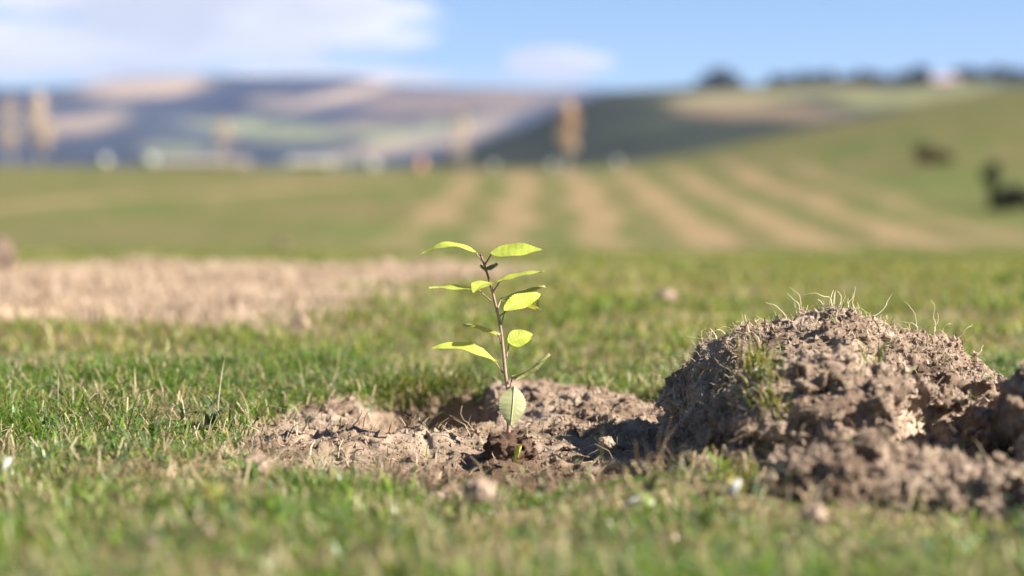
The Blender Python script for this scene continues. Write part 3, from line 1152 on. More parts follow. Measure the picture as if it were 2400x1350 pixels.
leaf(P(1166, 852), P(1012, 818, -.010), tilt(24), 25 * px, 0.14, 0.18, M_LEAF, P(1179, 874), seed=13)
leaf(P(1198, 882, -.002), P(1286, 826, .014), tilt(-26), 22 * px, -0.06, -0.4, M_LEAF_OLD, P(1196, 912), 0.0009, 'grey green leaf rising with folded underside', seed=14)
leaf(P(1205, 905, -.010), P(1197, 999, -.018), np.array([-0.10, 1, -0.05]), 34 * px, -0.06, 0.12, M_LEAF_SAGE, P(1190, 908), 0.0009, 'pale sage leaf hanging down over the stem base', seed=15, taper=0.95)
# tip bud
bv, bf, bs = crumb_data(np.array([[0, 0, 0.0]]), np.array([0.0012]), 3)
bv[:, 2] *= 2.0
o = mesh_np('bud', bv + sp2[-1], bf, bs, M_STEM_TOP, seedling)


# fallen scraps
def scrap(name, px_, row, Y, L_, w_, rot, mat, label, cat, lift=0.003, zz=None, up=0.5):
    c = W(px_, row, Y)
    if zz is not None:
        c[2] = zz
    us = np.linspace(0, 1, 9)
    v, f = [], []
    for i, u in enumerate(us):
        wd = w_ * math.sin(math.pi * min(1, 0.08 + u * 0.92)) ** 0.7 * (1 + 0.18 * math.sin(i * 2.3))
        for s_ in (-1, 0, 1):
            v.append(((u - .5) * L_, s_ * wd, 0.18 * L_ * math.sin(u * 3) + abs(s_) * 0.2 * w_ + lift))
    for i in range(8):
        for j in range(2):
            f.append((i * 3 + j, i * 3 + j + 1, (i + 1) * 3 + j + 1, (i + 1) * 3 + j))
    f = np.array(f)
    o = mesh_np(name, np.array(v), f, np.full(len(f), 4), mat, None, True, None, np.array([(a / 8, b_ / 2) for a in range(9) for b_ in range(3)]))
    o.location = c
    o.rotation_euler = rot
    md = o.modifiers.new('thickness', 'SOLIDIFY')
    md.thickness = 0.0006
    tag(o, label, cat)
    return o


M_WHITE = plain_mat('bleached_leaf', (0.50, 0.50, 0.47), 0.4, 0.1, 40)
M_YEL = plain_mat('yellow_leaf', (0.62, 0.60, 0.05), 0.5, 0.1, 60)
scrap('leaf_scrap', 1222, 1062, 2.232, 0.015, 0.0042, (0.2, -1.1, 0.5), M_YEL, 'bright yellow leaf scrap on the moist clod', 'leaf scrap')
scrap('bleached_leaf', 1726, 1146, 1.70, 0.017, 0.0035, (0.5, -0.9, 0.7), M_WHITE, 'white bleached leaf standing in the grass below the tall clod', 'dead leaf')
scrap('bleached_leaf', 18, 1092, 1.90, 0.016, 0.0030, (0.5, -0.8, 1.0), M_WHITE, 'white bleached leaf in the turf far from the dug soil', 'dead leaf')
scrap('bleached_leaf', 1490, 1190, 1.72, 0.024, 0.0028, (0.1, -0.3, 0.4), M_WHITE, 'slim white leaf lying flat between pale clod and low ridge', 'dead leaf')


# ------------------------------------------------------------------ turf
def blades(name, P0, H, lean, az, wid, col, mat, segs, curve=None):
    """Every blade a narrow tapering ribbon that bends over."""
    n = len(P0)
    d = np.stack([np.cos(az), np.sin(az), 0 * az], 1)
    r_ = np.random.default_rng(n)
    fa = az + math.pi / 2 + r_.normal(0, 0.6, n)
    sd = np.stack([np.cos(fa), np.sin(fa), 0 * fa], 1)
    nv = 2 * segs + 1
    V = np.zeros((n, nv, 3), dtype=np.float32)
    for i in range(segs + 1):
        t = i / segs
        off = d * (lean * H * t ** 1.7)[:, None]
        zz = H * t * np.sqrt(np.maximum(0.04, 1 - (np.minimum(lean, 0.97) * t ** 0.8) ** 2))
        c = P0 + off
        c[:, 2] += zz
        if i == segs:
            V[:, nv - 1] = c
        else:
            w_ = wid * (1 - 0.62 * t ** 1.5)
            V[:, 2 * i] = c - sd * w_[:, None] / 2
            V[:, 2 * i + 1] = c + sd * w_[:, None] / 2
    qs = np.array([[2 * i, 2 * i + 1, 2 * i + 3, 2 * i + 2] for i in range(segs - 1)]).reshape(-1)
    tri = np.array([2 * segs - 2, 2 * segs - 1, nv - 1])
    loop = np.concatenate([qs, tri])
    off = (np.arange(n) * nv)[:, None]
    F = (loop[None] + off).reshape(-1)
    S = np.tile(np.array([4] * (segs - 1) + [3]), n)
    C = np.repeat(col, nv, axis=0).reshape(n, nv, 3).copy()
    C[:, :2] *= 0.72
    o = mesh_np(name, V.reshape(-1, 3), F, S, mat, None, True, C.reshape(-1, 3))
    o['kind'] = 'stuff'
    return o


FOOT = MAIN + SIDE + FRONT


def under_clod(X, Y):
    m = np.zeros(len(X), bool)
    for c, r in FOOT:
        m |= ((X - c[0]) / (r[0] * 0.95)) ** 2 + ((Y - c[1]) / (r[1] * 0.95)) ** 2 < 1
    return m


def scatter(n, y0, y1, spread, r_):
    Y = np.sqrt(r_.uniform(y0 * y0, y1 * y1, n))
    X = r_.uniform(-0.5, 0.5, n) * (0.5143 * Y * spread + 0.25)
    return X, Y


def sward_colour(X, Y, r_, dry_share):
    n = len(X)
    g = np.array([[0.068, 0.110, 0.026], [0.098, 0.142, 0.034], [0.142, 0.185, 0.040], [0.200, 0.215, 0.052], [0.058, 0.100, 0.040]])
    c = g[r_.choice(5, n, p=[.22, .28, .22, .16, .12])] * r_.uniform(0.75, 1.3, (n, 1))
    patchn = fbm(X * 3, Y * 3, 0 * X, 3, 81)
    c = c * (1 + 0.25 * patchn[:, None])
    c[:, 0] *= 1 + 0.35 * np.clip(patchn, 0, 1)
    dn = fbm(X * 5 + 9, Y * 5, 0 * X, 3, 83)
    dry = r_.uniform(0, 1, n) < np.clip(dry_share + 0.40 * dn, 0.03, 0.9)
    s_ = np.array([[0.38, 0.30, 0.16], [0.46, 0.38, 0.23], [0.28, 0.19, 0.10], [0.33, 0.30, 0.13]])
    c[dry] = s_[r_.choice(4, dry.sum())] * r_.uniform(0.7, 1.25, (dry.sum(), 1))
    return c, dry


def clover(r_):
    X, Y = scatter(9000, 1.20, 3.25, 1.4, r_)
    keep = (fbm(X * 6, Y * 6, 0 * X, 3, 95) > 0.02) & (patch(X, Y) < 0.2) & ~under_clod(X, Y)
    X, Y = X[keep], Y[keep]
    n = len(X)
    zc = land(X, Y) + r_.uniform(0.010, 0.030, n)
    hexa = np.array([(0, 0), (0.55, 0.42), (1.0, 0.36), (1.08, 0), (1.0, -0.36), (0.55, -0.42)])
    V, C = [], []
    a0 = r_.uniform(0, 6.283, n)
    tx, ty = r_.normal(0, 0.35, n), r_.normal(0, 0.35, n)
    g = np.array([[0.085, 0.135, 0.045], [0.115, 0.165, 0.055], [0.16, 0.20, 0.06], [0.075, 0.12, 0.055]])[r_.choice(4, n)]
    sz = r_.uniform(0.0035, 0.0065, n)
    for k_ in range(3):
        a = a0 + k_ * 2.094
        ca, sa = np.cos(a), np.sin(a)
        lx = (hexa[None, :, 0] * ca[:, None] - hexa[None, :, 1] * sa[:, None]) * sz[:, None]
        ly = (hexa[None, :, 0] * sa[:, None] + hexa[None, :, 1] * ca[:, None]) * sz[:, None]
        lz = lx * tx[:, None] + ly * ty[:, None] + 0.18 * np.abs(hexa[None, :, 1]) * sz[:, None]
        V.append(np.stack([X[:, None] + lx, Y[:, None] + ly, zc[:, None] + lz], -1).reshape(-1, 3))
        C.append(np.repeat(g * r_.uniform(0.85, 1.15, (n, 1)), 6, axis=0))
    V, C = np.concatenate(V), np.concatenate(C)
    o = mesh_np('clover_leaves', V, np.arange(len(V)), np.full(len(V) // 6, 6), M_GRASS, None, False, C)
    tag(o, 'small round clover leaves mixed into the turf', 'clover', None, 'stuff')


def turf():
    r_ = np.random.default_rng(33)
    # close turf
    X, Y = scatter(215000, 1.20, 3.25, 1.45, r_)
    p = patch(X, Y)
    clump = fbm(X * 28, Y * 28, 0 * X, 3, 85)
    thin = smooth(0.05, 0.92, p + 0.35 * fbm(X * 16, Y * 16, 0 * X, 3, 89) * (p > 0.02) * (1 - hole(X, Y)))
    keep = (r_.uniform(0, 1, len(X)) > thin * 1.02 + 0.006) & ~under_clod(X, Y) & (r_.uniform(-0.9, 0.5, len(X)) < clump + 0.22 + 0.45 * vnoise(X * 8, Y * 8, 0 * X, 97))
    # some lawn is left sparse where soil was thrown
    thrown = np.exp(-(((X - 0.24) / 0.22) ** 2 + ((Y - 1.80) / 0.22) ** 2)) + 0.8 * np.exp(-(((X + 0.32) / 0.10) ** 2 + ((Y - 2.12) / 0.22) ** 2))
    keep &= r_.uniform(0, 1, len(X)) > 0.45 * thrown
    X, Y, clump, thrown, p = X[keep], Y[keep], clump[keep], thrown[keep], p[keep]
    n = len(X)
    c, dry = sward_colour(X, Y, r_, 0.09)
    H = r_.gamma(6, 0.0037, n) * (1 + 0.45 * clump) * (1 - 0.45 * np.clip(thrown, 0, 1))
    H = H * (0.80 + 0.22 * smooth(2.0, 2.5, Y) - 0.12 * smooth(2.7, 3.1, Y)) * (1 - 0.35 * np.exp(-(((X + 0.02) / 0.42) ** 2 + ((Y - 1.80) / 0.16) ** 2))) * (1 + 0.55 * vnoise(X * 7, Y * 7, 0 * X, 91))
    H = np.clip(H, 0.007, 0.062)
    lean = np.clip(r_.beta(2.6, 1.35, n) * 1.12 + 0.25 * np.clip(thrown, 0, 1), 0.05, 0.98)
    lean[dry] = np.clip(lean[dry] + 0.25, 0, 0.98)
    az = r_.uniform(0, 2 * math.pi, n)
    wid = r_.gamma(7, 0.00027, n)
    front_ = 1 - smooth(1.9, 2.3, Y)
    c[~dry] *= (np.array([1.08, 1.36, 0.84]) + front_[~dry][:, None] * np.array([0.06, 0.10, -0.05]))
    z = land(X, Y) - 0.003 - 0.02 * smooth(0.1, 0.6, p)
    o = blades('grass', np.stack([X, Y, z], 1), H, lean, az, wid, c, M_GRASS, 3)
    tag(o, 'short uneven green turf with dry blades around the dug patch', 'grass')
    clover(r_)
    # broad weed leaves in small rosettes
    X0, Y0 = scatter(230, 1.25, 3.2, 1.4, r_)
    k0 = (patch(X0, Y0) < 0.2) & ~under_clod(X0, Y0)
    X0, Y0 = X0[k0], Y0[k0]
    n0 = len(X0)
    X = np.repeat(X0, 7) + r_.normal(0, 0.003, n0 * 7)
    Y = np.repeat(Y0, 7) + r_.normal(0, 0.003, n0 * 7)
    n = n0 * 7
    gc = np.array([[0.10, 0.16, 0.04], [0.17, 0.22, 0.05], [0.08, 0.13, 0.05], [0.30, 0.28, 0.07]])[np.repeat(r_.choice(4, n0, p=[.35, .3, .25, .1]), 7)]
    o = blades('weed_leaves', np.stack([X, Y, land(X, Y) + 0.004], 1), r_.uniform(0.018, 0.040, n), np.clip(r_.normal(0.82, 0.1, n), 0.4, 0.96), r_.uniform(0, 6.283, n),
               r_.uniform(0.004, 0.008, n), gc * r_.uniform(0.8, 1.2, (n, 1)), M_GRASS, 4)
    tag(o, 'broad leaved weeds spread flat among the grass', 'weeds')
    # long dry stalks and seed stems sticking out
    X, Y = scatter(2600, 1.25, 3.2, 1.4, r_)
    keep = (patch(X, Y) < 0.35) & ~under_clod(X, Y)
    X, Y = X[keep], Y[keep]
    n = len(X)
    sc_ = np.array([[0.42, 0.33, 0.20], [0.30, 0.19, 0.10], [0.50, 0.42, 0.28], [0.16, 0.17, 0.06]])
    o = blades('dry_stalks', np.stack([X, Y, land(X, Y)], 1), r_.gamma(6, 0.0075, n), np.clip(r_.beta(2.5, 1.4, n), 0.1, 0.96), r_.uniform(0, 6.283, n),
               r_.uniform(0.0007, 0.0016, n), sc_[r_.choice(4, n)] * r_.uniform(0.7, 1.2, (n, 1)), M_STRAW, 3)
    tag(o, 'thin dry stalks sticking up out of the turf', 'stalks')
    # the same turf goes on to both sides
    X, Y = scatter(45000, 1.20, 3.25, 1.0, r_)
    X = np.sign(X) * (np.abs(X) * 1.5 + 0.5143 * Y * 0.725 + 0.125)
    n = len(X)
    c, dry = sward_colour(X, Y, r_, 0.09)
    c[~dry] *= np.array([1.10, 1.30, 0.84])
    o = blades('grass', np.stack([X, Y, land(X, Y) - 0.003], 1), np.clip(r_.gamma(6, 0.0042, n), 0.007, 0.06), np.clip(r_.beta(2.6, 1.35, n) * 1.12, 0.05, 0.98), r_.uniform(0, 6.283, n),
               r_.gamma(7, 0.0004, n), c, M_GRASS, 2)
    tag(o, 'short turf continuing at both sides of the dug patch', 'grass')
    # matted dead blades lying low between them
    X, Y = scatter(13000, 1.20, 3.25, 1.45, r_)
    p = patch(X, Y)
    keep = (r_.uniform(0, 1, len(X)) > 1.0 * p) & ~under_clod(X, Y)
    X, Y, p = X[keep], Y[keep], p[keep]
    n = len(X)
    s_ = np.array([[0.40, 0.32, 0.19], [0.48, 0.40, 0.26], [0.27, 0.19, 0.11], [0.22, 0.20, 0.07]])
    c = s_[r_.choice(4, n)] * r_.uniform(0.6, 1.2, (n, 1))
    o = blades('thatch', np.stack([X, Y, land(X, Y) + r_.uniform(0.0, 0.010, n)], 1), r_.uniform(0.018, 0.05, n), np.full(n, 0.96), r_.uniform(0, 6.283, n),
               r_.uniform(0.001, 0.0024, n), c, M_STRAW, 2)
    tag(o, 'flattened straw coloured dead grass matted among the turf', 'thatch')
    # turf farther back
    X, Y = scatter(215000, 3.2, 10.5, 1.35, r_)
    ds = dry_strip(X, Y)
    clump = fbm(X * 9, Y * 9, 0 * X, 3, 87)
    keep = (r_.uniform(0, 1, len(X)) > 0.93 * ds) & (r_.uniform(-1.0, 0.3, len(X)) < clump + 0.25)
    X, Y, clump, ds = X[keep], Y[keep], clump[keep], ds[keep]
    n = len(X)
    c, dry = sward_colour(X * 0.5, Y * 0.5, r_, 0.22)
    c[~dry] *= np.array([1.45, 1.42, 1.15])
    H = np.clip(r_.gamma(7, 0.0036, n) * (1 + 0.6 * clump), 0.008, 0.06) * (1 - 0.5 * ds) * (1 - 0.6 * smooth(5.5, 9.0, Y))
    lean = np.clip(r_.beta(3.0, 1.5, n) * 1.1, 0.05, 0.97)
    wid = r_.uniform(0.003, 0.0065, n) * (0.6 + 0.09 * Y)
    o = blades('grass', np.stack([X, Y, land(X, Y) - 0.003], 1), H, lean, r_.uniform(0, 6.283, n), wid, c, M_GRASS_FAR, 2)
    tag(o, 'green pasture grass stretching back to the low rise', 'grass')
    # straw over the bare strip
    X, Y = scatter(60000, 3.6, 8.2, 1.35, r_)
    ds = dry_strip(X, Y)
    keep = r_.uniform(0, 1, len(X)) < ds
    X, Y = X[keep], Y[keep]
    n = len(X)
    c = np.array([[0.52, 0.40, 0.29], [0.58, 0.46, 0.35], [0.38, 0.28, 0.19]])[r_.choice(3, n)] * r_.uniform(0.7, 1.2, (n, 1))
    o = blades('straw', np.stack([X, Y, land(X, Y) + r_.uniform(0, 0.012, n)], 1), r_.uniform(0.03, 0.08, n), np.full(n, 0.95), r_.uniform(0, 6.283, n),
               r_.uniform(0.002, 0.005, n), c, M_STRAW, 2)
    X, Y = scatter(5000, 3.7, 7.6, 1.3, r_)
    kk = r_.uniform(0, 1, len(X)) < dry_strip(X, Y) * (0.5 + 0.5 * fbm(X * 2, Y * 2, 0 * X, 3, 99))
    X, Y = X[kk], Y[kk]
    cv, cf, cs_ = crumb_data(np.stack([X, Y, land(X, Y) + 0.003], 1), r_.gamma(2.0, 0.0032, len(X)) + 0.002, 22)
    tag(mesh_np('soil_crumbs', cv, cf, cs_, M_DRY, None, False), 'dry clods scattered over the sprayed strip', 'soil crumbs', None, 'stuff')
    tag(o, 'pale dead straw covering the sprayed strip across the paddock', 'straw')


turf()
soil_litter()


def tuft(loc, n, Hm, spread, base, parent, seed, yellow=0.2, name='grass_tuft'):
    r_ = np.random.default_rng(seed)
    X, Y, Z = [loc[i] + r_.normal(0, spread[i], n) for i in range(3)]
    c, dry = sward_colour(X, Y, r_, yellow)
    o = blades(name, np.stack([X, Y, Z], 1) - base, r_.uniform(0.5, 1.3, n) * Hm, np.clip(r_.beta(3, 2, n) * 1.1, 0, .97), r_.uniform(0, 6.28, n),
               r_.uniform(0.0014, 0.0028, n), c * 1.1, M_GRASS, 3)
    o.parent = parent
    return o


b_ = np.array([.36, 2.22, 0.0])
for k_, (a, r0, Y_, dz) in enumerate([(1775, 850, 2.10, .03), (1800, 910, 2.06, .02), (1810, 960, 2.02, .02), (1790, 890, 2.07, .02), (1990, 930, 2.08, .015), (2060, 870, 2.12, .012), (2020, 900, 2.08, .012)]):
    tuft(W(a, r0, Y_), 60 if k_ < 4 else 22, 0.026, (.010, .014, .010), b_, main_clod, 300 + k_)


def litter(base, parent, pts, n, seed, green=0.3):
    """Broken grass and straw caught in a clod."""
    r_ = np.random.default_rng(seed)
    p = pts[r_.choice(len(pts), n)]
    g = r_.uniform(0, 1, n) < green
    c = np.array([[0.42, 0.33, 0.21], [0.50, 0.42, 0.29], [0.26, 0.18, 0.11]])[r_.choice(3, n)]
    c[g] = np.array([[0.09, 0.13, 0.035], [0.15, 0.19, 0.05]])[r_.choice(2, int(g.sum()))]
    o = blades('litter', p - base, r_.uniform(0.010, 0.034, n), np.clip(r_.normal(0.85, 0.12, n), 0.3, 0.97), r_.uniform(0, 6.283, n), r_.uniform(0.0008, 0.002, n), c, M_STRAW, 3)
    o.parent = parent


litter(np.array([.36, 2.22, 0.0]), main_clod, MAIN_V[MAIN_V[:, 2] > 0.01], 520, 41)
litter(np.array([.54, 1.99, 0.0]), side_clod, SIDE_V[SIDE_V[:, 2] > 0.01], 90, 42)
litter(np.array([.40, 1.80, 0.0]), front_clod, FRONT_V[FRONT_V[:, 2] > 0.005], 160, 43)
# turf hanging over the back of the hollow
r_ = np.random.default_rng(44)
n_ = 520
X_ = r_.normal(-0.115, 0.045, n_)
Y_ = 2.85 + r_.normal(0, 0.022, n_) - 0.9 * (X_ + 0.10) ** 2
c_, d_ = sward_colour(X_, Y_, r_, 0.08)
o = blades('grass', np.stack([X_, Y_, 0.004 - 0.25 * np.abs(r_.normal(0, 0.06, n_)) * (Y_ < 2.87)], 1), r_.uniform(0.018, 0.042, n_), np.clip(r_.normal(0.75, 0.2, n_), 0.1, 0.97),
           r_.normal(-1.57, 1.0, n_), r_.uniform(0.0014, 0.0028, n_), c_, M_GRASS, 3)
tag(o, 'overhanging grass along the back rim of the hollow', 'grass')


# ------------------------------------------------------------------ far field: trees, bales, sheds
def tree(name, X, Y, height, crown_r, crown_h, base_h, colours, n_leaf, leaf_size, label, group, seed, trunk_r=None, z=None, narrow=1.0, bark=None):
    r_ = np.random.default_rng(seed)
    z = float(land(np.array([X]), np.array([Y]))[0]) if z is None else z
    root = empty(name, (X, Y, z), label, 'tree', group)
    tr = trunk_r or height * 0.022
    hs = np.linspace(-0.3, height * 0.93, 9)
    pts = np.stack([np.cumsum(r_.normal(0, height * 0.006, 9)), np.cumsum(r_.normal(0, height * 0.006, 9)), hs], 1)
    parts = [tube_data(pts, np.linspace(tr, tr * 0.18, 9), 7)]
    tips = []
    for k_ in range(11):
        t = r_.uniform(0.25, 0.9)
        i = t * 8
        p0 = pts[int(i)]
        a = r_.uniform(0, 6.283)
        ln = crown_r * r_.uniform(0.6, 1.0) * (1.1 - 0.5 * t)
        p1 = p0 + np.array([math.cos(a) * ln * .5, math.sin(a) * ln * .5, ln * 0.5])
        p2 = p0 + np.array([math.cos(a) * ln, math.sin(a) * ln, ln * (1.0 + 0.4 / narrow)])
        parts.append(tube_data([p0, p1, p2], [tr * 0.35, tr * 0.22, tr * 0.08], 5))
        tips.append(p2)
    mesh_np('trunk', *join_data(parts), bark or M_BARK, root)
    # leaf clumps through the crown volume
    nc = 26
    cc = []
    for k_ in range(nc):
        t = r_.uniform(0, 1)
        rr = crown_r * (math.sin(math.pi * (0.10 + 0.90 * t ** 0.7)) ** 0.9 + 0.05) * math.sqrt(r_.uniform(0.02, 1))
        a = r_.uniform(0, 6.283)
        cc.append((rr * math.cos(a), rr * math.sin(a), base_h + t * crown_h))
    cc = np.array(cc)
    pick = r_.choice(nc, n_leaf)
    c = cc[pick] + r_.normal(0, 1, (n_leaf, 3)) * np.array([crown_r * .22, crown_r * .22, crown_h * .055])
    u = r_.normal(0, 1, (n_leaf, 3))
    u /= np.linalg.norm(u, axis=1)[:, None]
    w = np.cross(u, r_.normal(0, 1, (n_leaf, 3)))
    w /= np.linalg.norm(w, axis=1)[:, None]
    sz = leaf_size * r_.uniform(0.6, 1.4, (n_leaf, 1))
    V = np.stack([c - u * sz, c + w * sz * .6, c + u * sz, c - w * sz * .6], 1).reshape(-1, 3)
    colr = np.array(colours)[r_.choice(len(colours), nc)][pick] * r_.uniform(0.75, 1.25, (n_leaf, 1))
    mesh_np('crown', V, np.arange(4 * n_leaf), np.full(n_leaf, 4), M_CROWN, root, False, np.repeat(colr, 4, axis=0))
    return root


AUT = [(0.54, 0.33, 0.17), (0.58, 0.38, 0.22), (0.46, 0.28, 0.14), (0.58, 0.42, 0.27)]
FADE = [(0.55, 0.43, 0.33), (0.60, 0.48, 0.37), (0.50, 0.38, 0.27)]


def at_field(px_, Y):
    return (px_ - 1200) * K * Y


for i, (pxx, Y, top, cr, colr, nl, lab) in enumerate([
        (1335, 150, 232, 0.95, AUT, 460, 'slim orange autumn tree before the dark wooded slope'),
        (1082, 165, 255, 0.95, FADE, 330, 'thin buff autumn tree between the red drum and the orange tree'),
        (527, 165, 262, 0.9, FADE, 260, 'thin buff autumn tree behind the long pale shed'),
        (92, 140, 205, 1.15, FADE, 640, 'tall buff autumn tree, fuller of the pair at the field edge'),
        (28, 150, 215, 1.0, FADE, 380, 'sparser buff autumn tree standing next to the fuller one')]):
    X = at_field(pxx, Y)
    z = float(land(np.array([X]), np.array([float(Y)]))[0])
    top_z = CAM_H + (HORIZON - top) * K * Y
    h = top_z - z
    tree('autumn_tree', X, Y, h, cr, h * 0.66, h * 0.27, colr, nl, 0.13, lab, 'autumn trees along the field edge', 400 + i, 0.07, bark=M_PALE)

EVER = [(0.022, 0.034, 0.014), (0.034, 0.046, 0.018), (0.045, 0.052, 0.020), (0.030, 0.030, 0.016)]


def bush(name, X, Y, bodies, n_leaf, leaf, label, seed, colours=EVER, cat='shrub'):
    r_ = np.random.default_rng(seed)
    z = float(land(np.array([X]), np.array([float(Y)]))[0])
    root = empty(name, (X, Y, z), label, cat)
    V, C = [], []
    for (c, r) in bodies:
        c, r = np.array(c), np.array(r)
        mesh_np('stem', *tube_data([(c[0] * .7, c[1] * .7, -0.1), (c[0] * .9, c[1] * .9, c[2] * .6), tuple(c)], [0.05, 0.04, 0.02], 6), M_BARK, root)
        n = int(n_leaf / len(bodies))
        d = r_.normal(0, 1, (n, 3))
        d /= np.linalg.norm(d, axis=1)[:, None]
        p = c + d * r * (r_.uniform(0.25, 1.0, (n, 1)) ** 0.5) * (1 + 0.2 * r_.normal(0, 1, (n, 1)))
        p[:, 2] = np.maximum(p[:, 2], 0.02)
        u = r_.normal(0, 1, (n, 3))
        u /= np.linalg.norm(u, axis=1)[:, None]
        w = np.cross(u, r_.normal(0, 1, (n, 3)))
        w /= np.linalg.norm(w, axis=1)[:, None]
        sz = leaf * r_.uniform(.6, 1.4, (n, 1))
        V.append(np.stack([p - u * sz, p + w * sz * .6, p + u * sz, p - w * sz * .6], 1).reshape(-1, 3))
        C.append(np.repeat(np.array(colours)[r_.choice(len(colours), n)], 4, axis=0))
    V, C = np.concatenate(V), np.concatenate(C)
    mesh_np('foliage', V, np.arange(len(V)), np.full(len(V) // 4, 4), M_CROWN, root, False, C)
    return root


def on_land(px_, row):
    """Where the direction of a photo pixel meets the far field."""
    Ys = np.linspace(30, 260, 2300)
    X = (px_ - 1200) * K * Ys
    zr = CAM_H - (row - HORIZON) * K * Ys
    below = land(X, Ys) >= zr
    i = int(np.argmax(below)) if below.any() else len(Ys) - 1
    return float(X[i]), float(Ys[i])


X, Y = on_land(2325, 488)
bush('dark_shrub', X, Y, [((0.05, 0, .55 * Y / 60), (.16 * Y / 60, .2 * Y / 60, .50 * Y / 60)), ((-0.06, 0, 1.0 * Y / 60), (.24 * Y / 60, .22 * Y / 60, .26 * Y / 60)), ((0.10, 0, 1.22 * Y / 60), (.14 * Y / 60, .15 * Y / 60, .18 * Y / 60))], 1500, 0.06,
     'upright blackish shrub on the grassy slope', 501)
X, Y = on_land(2368, 492)
k6 = Y / 60
bush('dark_shrub', X, Y, [((-.30 * k6, 0, .18 * k6), (.34 * k6, .3 * k6, .20 * k6)), ((.05 * k6, 0, .40 * k6), (.34 * k6, .3 * k6, .34 * k6)), ((.45 * k6, .1, .38 * k6), (.36 * k6, .3 * k6, .22 * k6)), ((.85 * k6, 0, .26 * k6), (.26 * k6, .3 * k6, .34 * k6))], 3000, 0.06,
     'low spreading blackish shrub beside the upright one', 503, [(0.010, 0.012, 0.008), (0.016, 0.017, 0.012)])
X, Y = on_land(2190, 384)
k6 = Y / 60
bush('brown_shrub', X, Y, [((-.35 * k6, 0, .36 * k6), (.26 * k6, .3 * k6, .32 * k6)), ((.02 * k6, 0, .22 * k6), (.36 * k6, .3 * k6, .26 * k6)), ((.32 * k6, 0, .14 * k6), (.24 * k6, .3 * k6, .18 * k6))], 1300, 0.07,
     'brownish green low shrub up the grassy slope', 505, [(0.10, 0.09, 0.035), (0.12, 0.085, 0.05), (0.07, 0.07, 0.03)])


M_BALE = plain_mat('bale_wrap', (0.27, 0.28, 0.25), 0.6, 0.12, 2)
M_WALL = plain_mat('shed_wall', (0.27, 0.23, 0.20), 0.7, 0.12, 1)
M_ROOF = plain_mat('shed_roof', (0.25, 0.22, 0.20), 0.5, 0.12, 1)
M_DOOR = plain_mat('shed_door', (0.22, 0.22, 0.22), 0.6)
M_DRUM = plain_mat('orange_drum', (0.32, 0.12, 0.07), 0.7, 0.1)
M_STRIP = plain_mat('white_band', (0.7, 0.7, 0.68), 0.4, 0.1)


def bale(px_, row, Y, d, label):
    X = at_field(px_, Y)
    z = float(land(np.array([X]), np.array([float(Y)]))[0])
    n, m_ = 20, 7
    L_ = d * 0.95
    prof = [(-.5, 0.0), (-.5, .36), (-.49, .46), (-.44, .50), (.44, .50), (.49, .46), (.5, .36), (.5, 0.0)]
    V, f = [], []
    for (a, r) in prof:
        for s_ in range(n):
            t = 2 * math.pi * s_ / n
            rr = r * d * (1 - (0.05 if math.sin(t) < -0.85 else 0)) * (1 + 0.012 * math.sin(5 * t + a * 9))
            V.append((a * L_, rr * math.cos(t), rr * math.sin(t) + d * 0.48))
    for i in range(len(prof) - 1):
        for s_ in range(n):
            f.append((i * n + s_, i * n + (s_ + 1) % n, (i + 1) * n + (s_ + 1) % n, (i + 1) * n + s_))
    f = np.array(f)
    o = mesh_np('wrapped_bale', np.array(V), f, np.full(len(f), 4), M_BALE, None, True)
    o.location = (X, Y, z - 0.02)
    o.rotation_euler = (0, 0, random.uniform(0, 3))
    tag(o, label, 'hay bale', 'white wrapped bales at the field edge')


bale(242, 376, 138, 0.75, 'small white wrapped bale alone at the field edge by the buff trees')
bale(352, 372, 138, 0.85, 'white wrapped bale at the end of the long pale shed')
bale(872, 390, 135, 0.8, 'white wrapped bale between the short pale shed and the orange drum')
bale(1292, 385, 138, 0.5, 'white wrapped bale under the slim orange autumn tree')
bale(1322, 385, 140, 0.45, 'smallest white wrapped bale under the slim orange autumn tree')
bale(1442, 385, 138, 0.55, 'white wrapped bale where the field meets the dark wooded slope')
bale(1155, 385, 140, 0.5, 'white wrapped bale near the thin buff tree')


def shed(px0, px1, row_top, row_eave, Y, label, roofm, wallm):
    X0, X1 = at_field(px0, Y), at_field(px1, Y)
    ztop = CAM_H + (HORIZON - row_top) * K * Y
    zeave = CAM_H + (HORIZON - row_eave) * K * Y
    xm = (X0 + X1) / 2
    z = float(land(np.array([xm]), np.array([float(Y)]))[0])
    root = empty('shed', (xm, Y, z), label, 'shed')
    hw, dp = (X1 - X0) / 2, 6.0
    e, t = zeave - z, ztop - z
    mesh_np('wall', *box_data(-hw, hw, -dp / 2, dp / 2, -0.4, e), wallm, root, False)
    o_ = 0.3
    V = np.array([(-hw - o_, -dp / 2 - o_, e + .01), (hw + o_, -dp / 2 - o_, e + .01), (hw + o_, dp / 2 + o_, e + .01), (-hw - o_, dp / 2 + o_, e + .01), (-hw - o_, 0, t), (hw + o_, 0, t)])
    F = [0, 1, 5, 4, 2, 3, 4, 5, 0, 4, 3, 1, 2, 5, 3, 2, 1, 0]
    mesh_np('roof', V, F, [4, 4, 3, 3, 4], roofm, root, False)
    for s_ in (-0.5, 0.5):
        d = mesh_np('door', *box_data(s_ * hw - 1.0, s_ * hw + 1.0, -dp / 2 - .06, -dp / 2 + .02, -0.3, e * 0.8), M_DOOR, root, False)
        mesh_np('handle', *box_data(s_ * hw + .7, s_ * hw + .8, -dp / 2 - .10, -dp / 2 - .055, e * .35, e * .42), M_ROOF, d, False)


